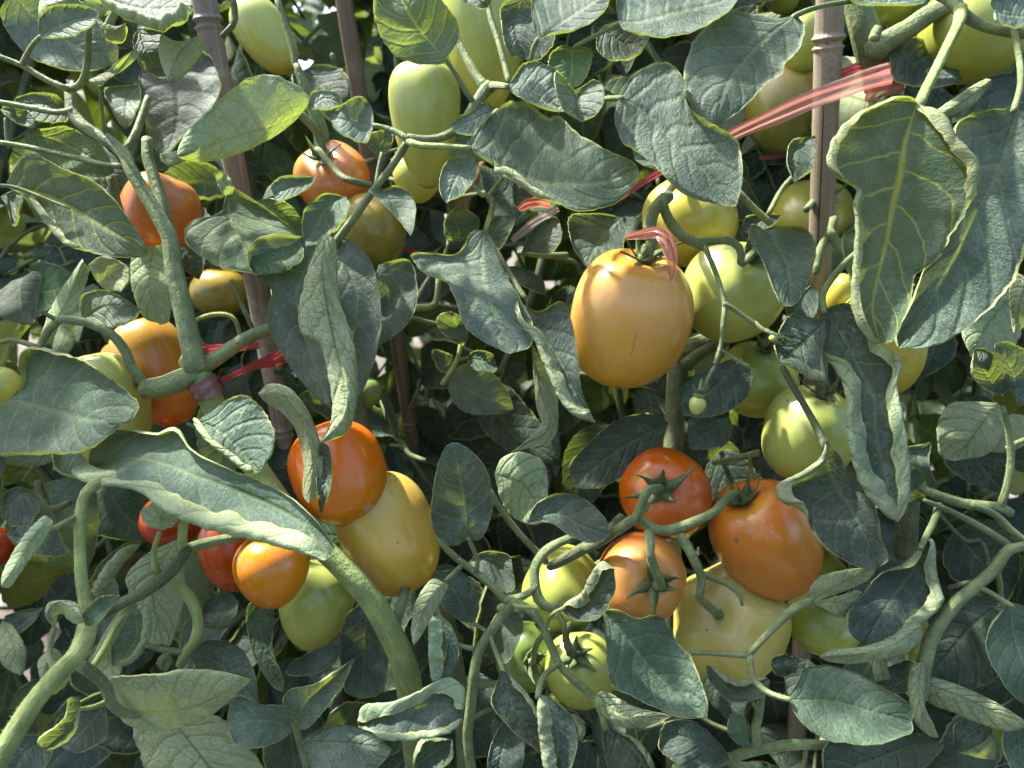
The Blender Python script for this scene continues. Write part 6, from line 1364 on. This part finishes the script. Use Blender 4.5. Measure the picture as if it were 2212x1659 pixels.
# spots of the photograph that the sun reaches: nothing of the random foliage may stand between them and the sun
LIT = [(P(x, y, d), r) for x, y, d, r in (
    (480, 300, 0.42, 0.03), (630, 220, 0.42, 0.03), (1950, 320, 0.375, 0.03), (1860, 260, 0.375, 0.02), (1520, 160, 0.41, 0.03), (900, 60, 0.415, 0.03), (1300, 330, 0.40, 0.03), (300, 130, 0.45, 0.02), (640, 560, 0.43, 0.015), (790, 600, 0.43, 0.02), (1830, 1480, 0.38, 0.01),
    (330, 20, 0.43, 0.03), (760, 255, 0.43, 0.03), (1230, 40, 0.42, 0.04), (1440, 20, 0.42, 0.04), (1420, 230, 0.40, 0.04), (1540, 360, 0.39, 0.03), (1160, 190, 0.42, 0.03),
    (1280, 215, 0.40, 0.02), (860, 440, 0.41, 0.02), (375, 555, 0.44, 0.012), (1010, 545, 0.43, 0.03), (1080, 500, 0.45, 0.015), (1700, 520, 0.42, 0.02), (1900, 690, 0.37, 0.02), (2150, 330, 0.39, 0.03), (2100, 500, 0.39, 0.025),
    (1830, 700, 0.40, 0.015), (1860, 800, 0.40, 0.012), (1745, 1550, 0.38, 0.02), (490, 1425, 0.44, 0.012), (245, 890, 0.40, 0.012), (590, 545, 0.44, 0.02), (560, 250, 0.42, 0.04), (1600, 110, 0.41, 0.025), (2180, 30, 0.40, 0.03),
    (270, 680, 0.46, 0.015), (1940, 1110, 0.39, 0.012), (1690, 245, 0.45, 0.03), (1800, 300, 0.37, 0.025), (2040, 290, 0.37, 0.02), (990, 400, 0.41, 0.015), (1985, 985, 0.445, 0.015),
    (1740, 560, 0.41, 0.015), (60, 1560, 0.30, 0.02), (1180, 780, 0.60, 0.02), (1090, 900, 0.62, 0.015), (1200, 600, 0.7, 0.03), (80, 560, 0.6, 0.02), (460, 90, 0.52, 0.02))]
def blocked(p):
    for q, r in LIT:
        v = p - q; s = v @ SUN
        if s > 0.01 and np.linalg.norm(v - SUN * s) < r + 0.030: return True
    return False
def blocks(p, dv, s):
    d = nrm(np.asarray(dv)); return any(blocked(p + d * (k * s)) for k in (0.0, 0.07, 0.14, 0.21))
def infront(p, dv, s):
    """would a leaf meant for the canopy hang down before the photographed ones?"""
    d = nrm(np.asarray(dv))
    for k in (0.0, 0.07, 0.14, 0.21, 0.28):
        X, Y, D = project(p + d * (k * s) + np.array([0, 0, -0.35 * (k * s) ** 2 / 0.2]))
        if D < 0.57 and -170 < X < 2380 and -190 < Y < 1850: return True
    return False
def hits_fruit(p, m=0.012):
    for c, _, R, H in TOMS:
        if np.linalg.norm(p - c) < (R + H) / 2 + m: return True
    return False
def project(p):
    v = p - CAM; d = v @ FWD
    return 1106 + (v @ RGT) / (K * d), 829.5 - (v @ UPV) / (K * d), d

counts = {}
def scatter(plants, n, xr, yr, dr, seed, protos, scale=(0.6, 1.1), keep=None, ny=(0.15, 1.0), shade_ok=False):
    rng = np.random.default_rng(seed); made = 0; tries = 0
    while made < n and tries < n * 40:
        tries += 1
        x = rng.uniform(*xr); y = rng.uniform(*yr); d = rng.uniform(*dr)
        if keep is not None and rng.uniform() > keep(x, y): continue
        p = P(x, y, d)
        if p[2] < 0.12 or p[2] > 1.35 or hits_fruit(p): continue
        if not shade_ok and blocked(p): continue
        s = rng.uniform(*scale)
        nv = nrm(np.array([rng.normal(0, 0.45), -rng.uniform(0.2, 1.0), rng.uniform(*ny)]))
        if rng.uniform() < 0.14: nv = nrm(-nv + np.array([0, 0, 0.3]))
        dv = np.array([rng.normal(0, 0.8), rng.normal(-0.35, 0.4), rng.normal(-0.55, 0.5)])
        dv = nrm(dv - nv * (dv @ nv))
        if not shade_ok and blocks(p, dv, s if protos[0] in COMP or protos[0] in COMP_S else 0.35 * s): continue
        if (protos[0] in COMP or protos[0] in COMP_S) and infront(p - nrm(dv) * 0.04 * s, dv, s): continue
        q = p - nrm(dv) * 0.04 * s
        if hits_fruit(q) or hits_fruit(p + nrm(dv) * 0.035 * s): continue
        pl = plants[min(len(plants) - 1, max(0, int((x - xr[0]) / (xr[1] - xr[0]) * len(plants))))]
        me = protos[int(rng.integers(len(protos)))]
        place_leaf(pl, me, q, nv, dv, s)
        counts[pl.name] = counts.get(pl.name, 0) + 1
        made += 1
def gap(x, y):
    """the dark hollow in the middle stays nearly open"""
    return 0.18 if (720 < x < 1330 and 690 < y < 1010) else (0.5 if (1330 <= x < 1480 and 860 < y < 1010) else 1.0)
def back_plant(x, y, d, label, group):
    b = P(x, y, d)
    return root("tomato_plant", (b[0], b[1], 0.10), label, "tomato plant", group)
GB = "tomato plants in the shade behind the fruit"
BP = [back_plant(x, 1000, d, "shaded tomato plant " + s, GB) for x, d, s in (
    (-20, 0.80, "at the left edge, behind the broad drooping leaf"), (300, 0.76, "behind the forked stem on the left"), (600, 0.82, "behind the foot of the purplish cane"), (900, 0.78, "left of the dark gap in the middle"),
    (1200, 0.84, "at the back of the dark gap in the middle"), (1500, 0.78, "behind the round red tomato"), (1850, 0.80, "behind the bean shaped orange tomato"), (2180, 0.82, "below the big hanging leaf at the right edge"))]
# inner leaves of the three front plants
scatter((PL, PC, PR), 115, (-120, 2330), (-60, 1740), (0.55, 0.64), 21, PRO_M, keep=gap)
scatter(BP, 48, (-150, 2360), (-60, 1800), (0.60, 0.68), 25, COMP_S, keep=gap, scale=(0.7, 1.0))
# unseen canopy leaves added above the frame to shade the fruit
scatter(BP, 45, (-700, 2400), (-1100, -330), (0.58, 1.0), 22, COMP, scale=(0.9, 1.3), ny=(0.3, 1.2))
rsh = np.random.default_rng(77)  # more unseen leaves, set along sun rays to shade the lower part
nsh = 0
for gx in range(12):
    for gy in range(7):
        p = P(-60 + gx * 205 + rsh.uniform(-70, 70), 480 + gy * 185 + rsh.uniform(-70, 70), 0.43)
        s = (rsh.uniform(0.97, 1.22) - p[2]) / SUN[2]
        q = p + SUN * s
        X, Y, D = project(q)
        if Y > -260 or blocked(q): continue
        dv = np.array([rsh.normal(0, 1), rsh.normal(0, 1), rsh.normal(-0.2, 0.3)])
        nv = nrm(SUN + np.array([rsh.normal(0, 0.25), rsh.normal(0, 0.25), 0]))
        dv = nrm(dv - nv * (dv @ nv)); q = q - dv * 0.10; s_ = rsh.uniform(0.9, 1.3)
        if blocks(q, dv, s_) or infront(q, dv, s_): continue
        place_leaf(BP[nsh % 8], COMP[int(rsh.integers(6))], q, nv, dv, s_); nsh += 1

# the far side of the row and the row behind it
def gap2(x, y):
    return 0.45 if (1130 < x < 1300 and 540 < y < 720) else 1.0
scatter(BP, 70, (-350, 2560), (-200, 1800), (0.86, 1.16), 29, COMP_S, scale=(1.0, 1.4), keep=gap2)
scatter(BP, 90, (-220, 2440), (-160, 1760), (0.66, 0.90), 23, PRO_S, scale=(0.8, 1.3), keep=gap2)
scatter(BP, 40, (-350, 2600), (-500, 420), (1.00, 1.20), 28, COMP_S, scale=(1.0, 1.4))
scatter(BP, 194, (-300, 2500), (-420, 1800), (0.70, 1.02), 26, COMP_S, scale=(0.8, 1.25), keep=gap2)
SHP = BP
def shade_canopy(plants, n, seed, xr, yr, zr):  # leaves added overhead to keep light out of the row's interior
    rng = np.random.default_rng(seed); made = 0
    while made < n:
        p = np.array([rng.uniform(*xr), rng.uniform(*yr), rng.uniform(*zr)])
        X, Y, D = project(p)
        if Y > -90 - 60 / max(D, 0.3) and D < 0.66: continue
        dv = np.array([rng.normal(0, 1), rng.normal(0, 1), rng.normal(-0.2, 0.3)]); sc_ = rng.uniform(1.0, 1.4); nv = nrm(np.array([rng.normal(0, 0.35), rng.normal(-0.1, 0.35), 1.0])); dv = nrm(dv - nv * (dv @ nv))
        if blocks(p, dv, sc_): made += 0.34; continue
        if infront(p, dv, sc_): continue
        pl = plants[min(len(plants) - 1, int((p[0] - xr[0]) / (xr[1] - xr[0]) * len(plants)))]
        place_leaf(pl, COMP_S[int(rng.integers(4))], p, nv, dv, sc_); made += 1
# unseen leaves added on sun rays to shade chosen fruit and leaves
rsf = np.random.default_rng(17)
for x, y, d in ((1300, 590, 0.42), (1370, 620, 0.415), (1430, 640, 0.42), (1340, 700, 0.41), (1580, 600, 0.44), (1560, 680, 0.44), (1745, 900, 0.43), (1437, 1040, 0.43), (1470, 1090, 0.43), (1383, 1220, 0.42), (1650, 1120, 0.43), (1690, 1200, 0.43),
                (1575, 1320, 0.44), (735, 980, 0.42), (760, 1050, 0.42), (850, 1130, 0.43), (590, 1230, 0.40), (1250, 1440, 0.43), (800, 480, 0.51), (345, 440, 0.48), (930, 250, 0.45), (1060, 80, 0.49), (100, 440, 0.44), (200, 490, 0.43), (100, 900, 0.41), (60, 940, 0.41), (180, 850, 0.41), (520, 960, 0.385), (550, 1120, 0.37), (640, 1170, 0.365), (60, 80, 0.48), (130, 110, 0.48), (30, 150, 0.47), (300, 1010, 0.385), (420, 1070, 0.38)):
    p = P(x, y, d)
    for s in np.linspace(0.30, 1.0, 15):
        q = p + SUN * s
        X, Y, D = project(q)
        if Y > -330: continue
        an = rsf.uniform(0, 6.28); dv = np.array([math.cos(an), math.sin(an), -0.1]); dv = nrm(dv - SUN * (dv @ SUN)); q0 = q - nrm(dv) * 0.11
        if blocks(q0, dv, 0.75) or infront(q0, dv, 0.8): continue
        place_leaf(SHP[int(rsf.integers(8))], COMP[int(rsf.integers(6))], q0, SUN, dv, 0.8); break
shade_canopy(BP, 230, 61, (-1.35, 1.35), (0.60, 1.35), (0.86, 1.40))
GF = "tomato plants of the row behind"
FP = [back_plant(100, 900, 2.0, "distant tomato plant glimpsed at the far left", GF), back_plant(800, 900, 2.1, "distant tomato plant glimpsed behind the thin brown cane", GF),
      back_plant(1500, 900, 2.0, "distant tomato plant glimpsed behind the pale cane", GF), back_plant(2100, 900, 2.1, "distant tomato plant glimpsed at the far right", GF)]
scatter(FP, 330, (-250, 2460), (-250, 1000), (1.75, 2.5), 24, COMP, scale=(1.2, 1.9), shade_ok=True)
# unseen ends of the row, added to keep side light out of it
SP = [root("tomato_plant", (x, 0.72, 0.10), lab, "tomato plant", "unseen tomato plants added at the row ends to cut side light") for x, lab in (
    (-1.30, "unseen tomato plant added left of the frame, blocking side light"), (1.30, "unseen tomato plant added right of the frame, blocking side light"))]
rq = np.random.default_rng(92)
for i in range(190):
    sd = 1 if i % 2 else -1
    q = np.array([sd * rq.uniform(0.62, 1.9), rq.uniform(0.30, 1.25), rq.uniform(0.10, 1.40)])
    X, Y, D = project(q)
    if -260 < X < 2470 or blocked(q): continue
    place_leaf(SP[i % 2], COMP_S[int(rq.integers(4))], q, np.array([rq.normal(0, 0.4), -0.3, rq.uniform(0.2, 1)]), np.array([rq.normal(0, 0.6) + 0.5 * sd, rq.normal(0, 0.8), rq.normal(-0.5, 0.5)]), rq.uniform(1.0, 1.4))
# unseen row added behind the camera to keep the low sky off this one
NP = [root("tomato_plant", (x, -0.95, 0.10), lab, "tomato plant", "unseen tomato plants added across the path to block low sky") for x, lab in (
    (-1.5, "unseen sky-blocking tomato plant added across the path, far left"), (-0.5, "unseen sky-blocking tomato plant added behind the camera, left"),
    (0.5, "unseen sky-blocking tomato plant added behind the camera, right"), (1.5, "unseen sky-blocking tomato plant added across the path, far right"))]
rn = np.random.default_rng(91)
for i in range(330):
    x = rn.uniform(-2.2, 2.2); q = np.array([x, rn.uniform(-1.05, -0.55), rn.uniform(0.1, 1.95)])
    place_leaf(NP[min(3, max(0, int((x + 2.2) / 1.1)))], COMP[int(rn.integers(6))], q, np.array([rn.normal(0, 0.4), 0.7, rn.uniform(0.1, 1)]), np.array([rn.normal(0, 0.8), 0.3, rn.normal(-0.5, 0.5)]), rn.uniform(1.0, 1.5))
# stems inside the foliage
rs = np.random.default_rng(5)
def hidden_stem(pl, x, d, r, wander=60):
    pts = []
    y = 1900
    while y > -250:
        pts.append((x + rs.normal(0, wander), y, d + rs.normal(0, 0.02))); y -= rs.uniform(220, 330)
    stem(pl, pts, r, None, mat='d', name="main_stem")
for pl, xs, d in ((BP[0], (60,), 0.74), (BP[1], (300,), 0.74), (BP[2], (560,), 0.75), (BP[3], (880,), 0.78), (BP[4], (1100, 1290), 0.78), (BP[5], (1620,), 0.74), (BP[6], (1880,), 0.74), (BP[7], (2120,), 0.76)):
    for x in xs: hidden_stem(pl, x, d, 9)
def side_stem(pl, n, xr, yr, d0):
    for _ in range(n):
        x = rs.uniform(*xr); y = rs.uniform(*yr); d = d0 + rs.uniform(-0.04, 0.04)
        a = rs.uniform(0, 6.28); L = rs.uniform(90, 220)
        p = [(x + math.cos(a) * L * s + 18 * math.sin(5 * s + a), y + math.sin(a) * L * s + 25 * s * s, d + 0.02 * s) for s in np.linspace(0, 1, 5)]
        if any(hits_fruit(P(*q), 0.008) for q in p): continue
        stem(pl, p, (6, 4), None, mat='g', name="leaf_stalk")
side_stem(BP[1], 14, (-50, 740), (0, 1650), 0.64); side_stem(BP[4], 18, (700, 1450), (300, 1650), 0.66); side_stem(BP[6], 14, (1450, 2250), (200, 1650), 0.64)
print("leaves per plant", {o["label"][:60]: sum(1 for c in o.children if c.name.startswith("leaf") and not c.name.startswith("leaf_st")) for o in bpy.data.objects if o.name.startswith("tomato_plant")}, "traced", LEAF_N[0])
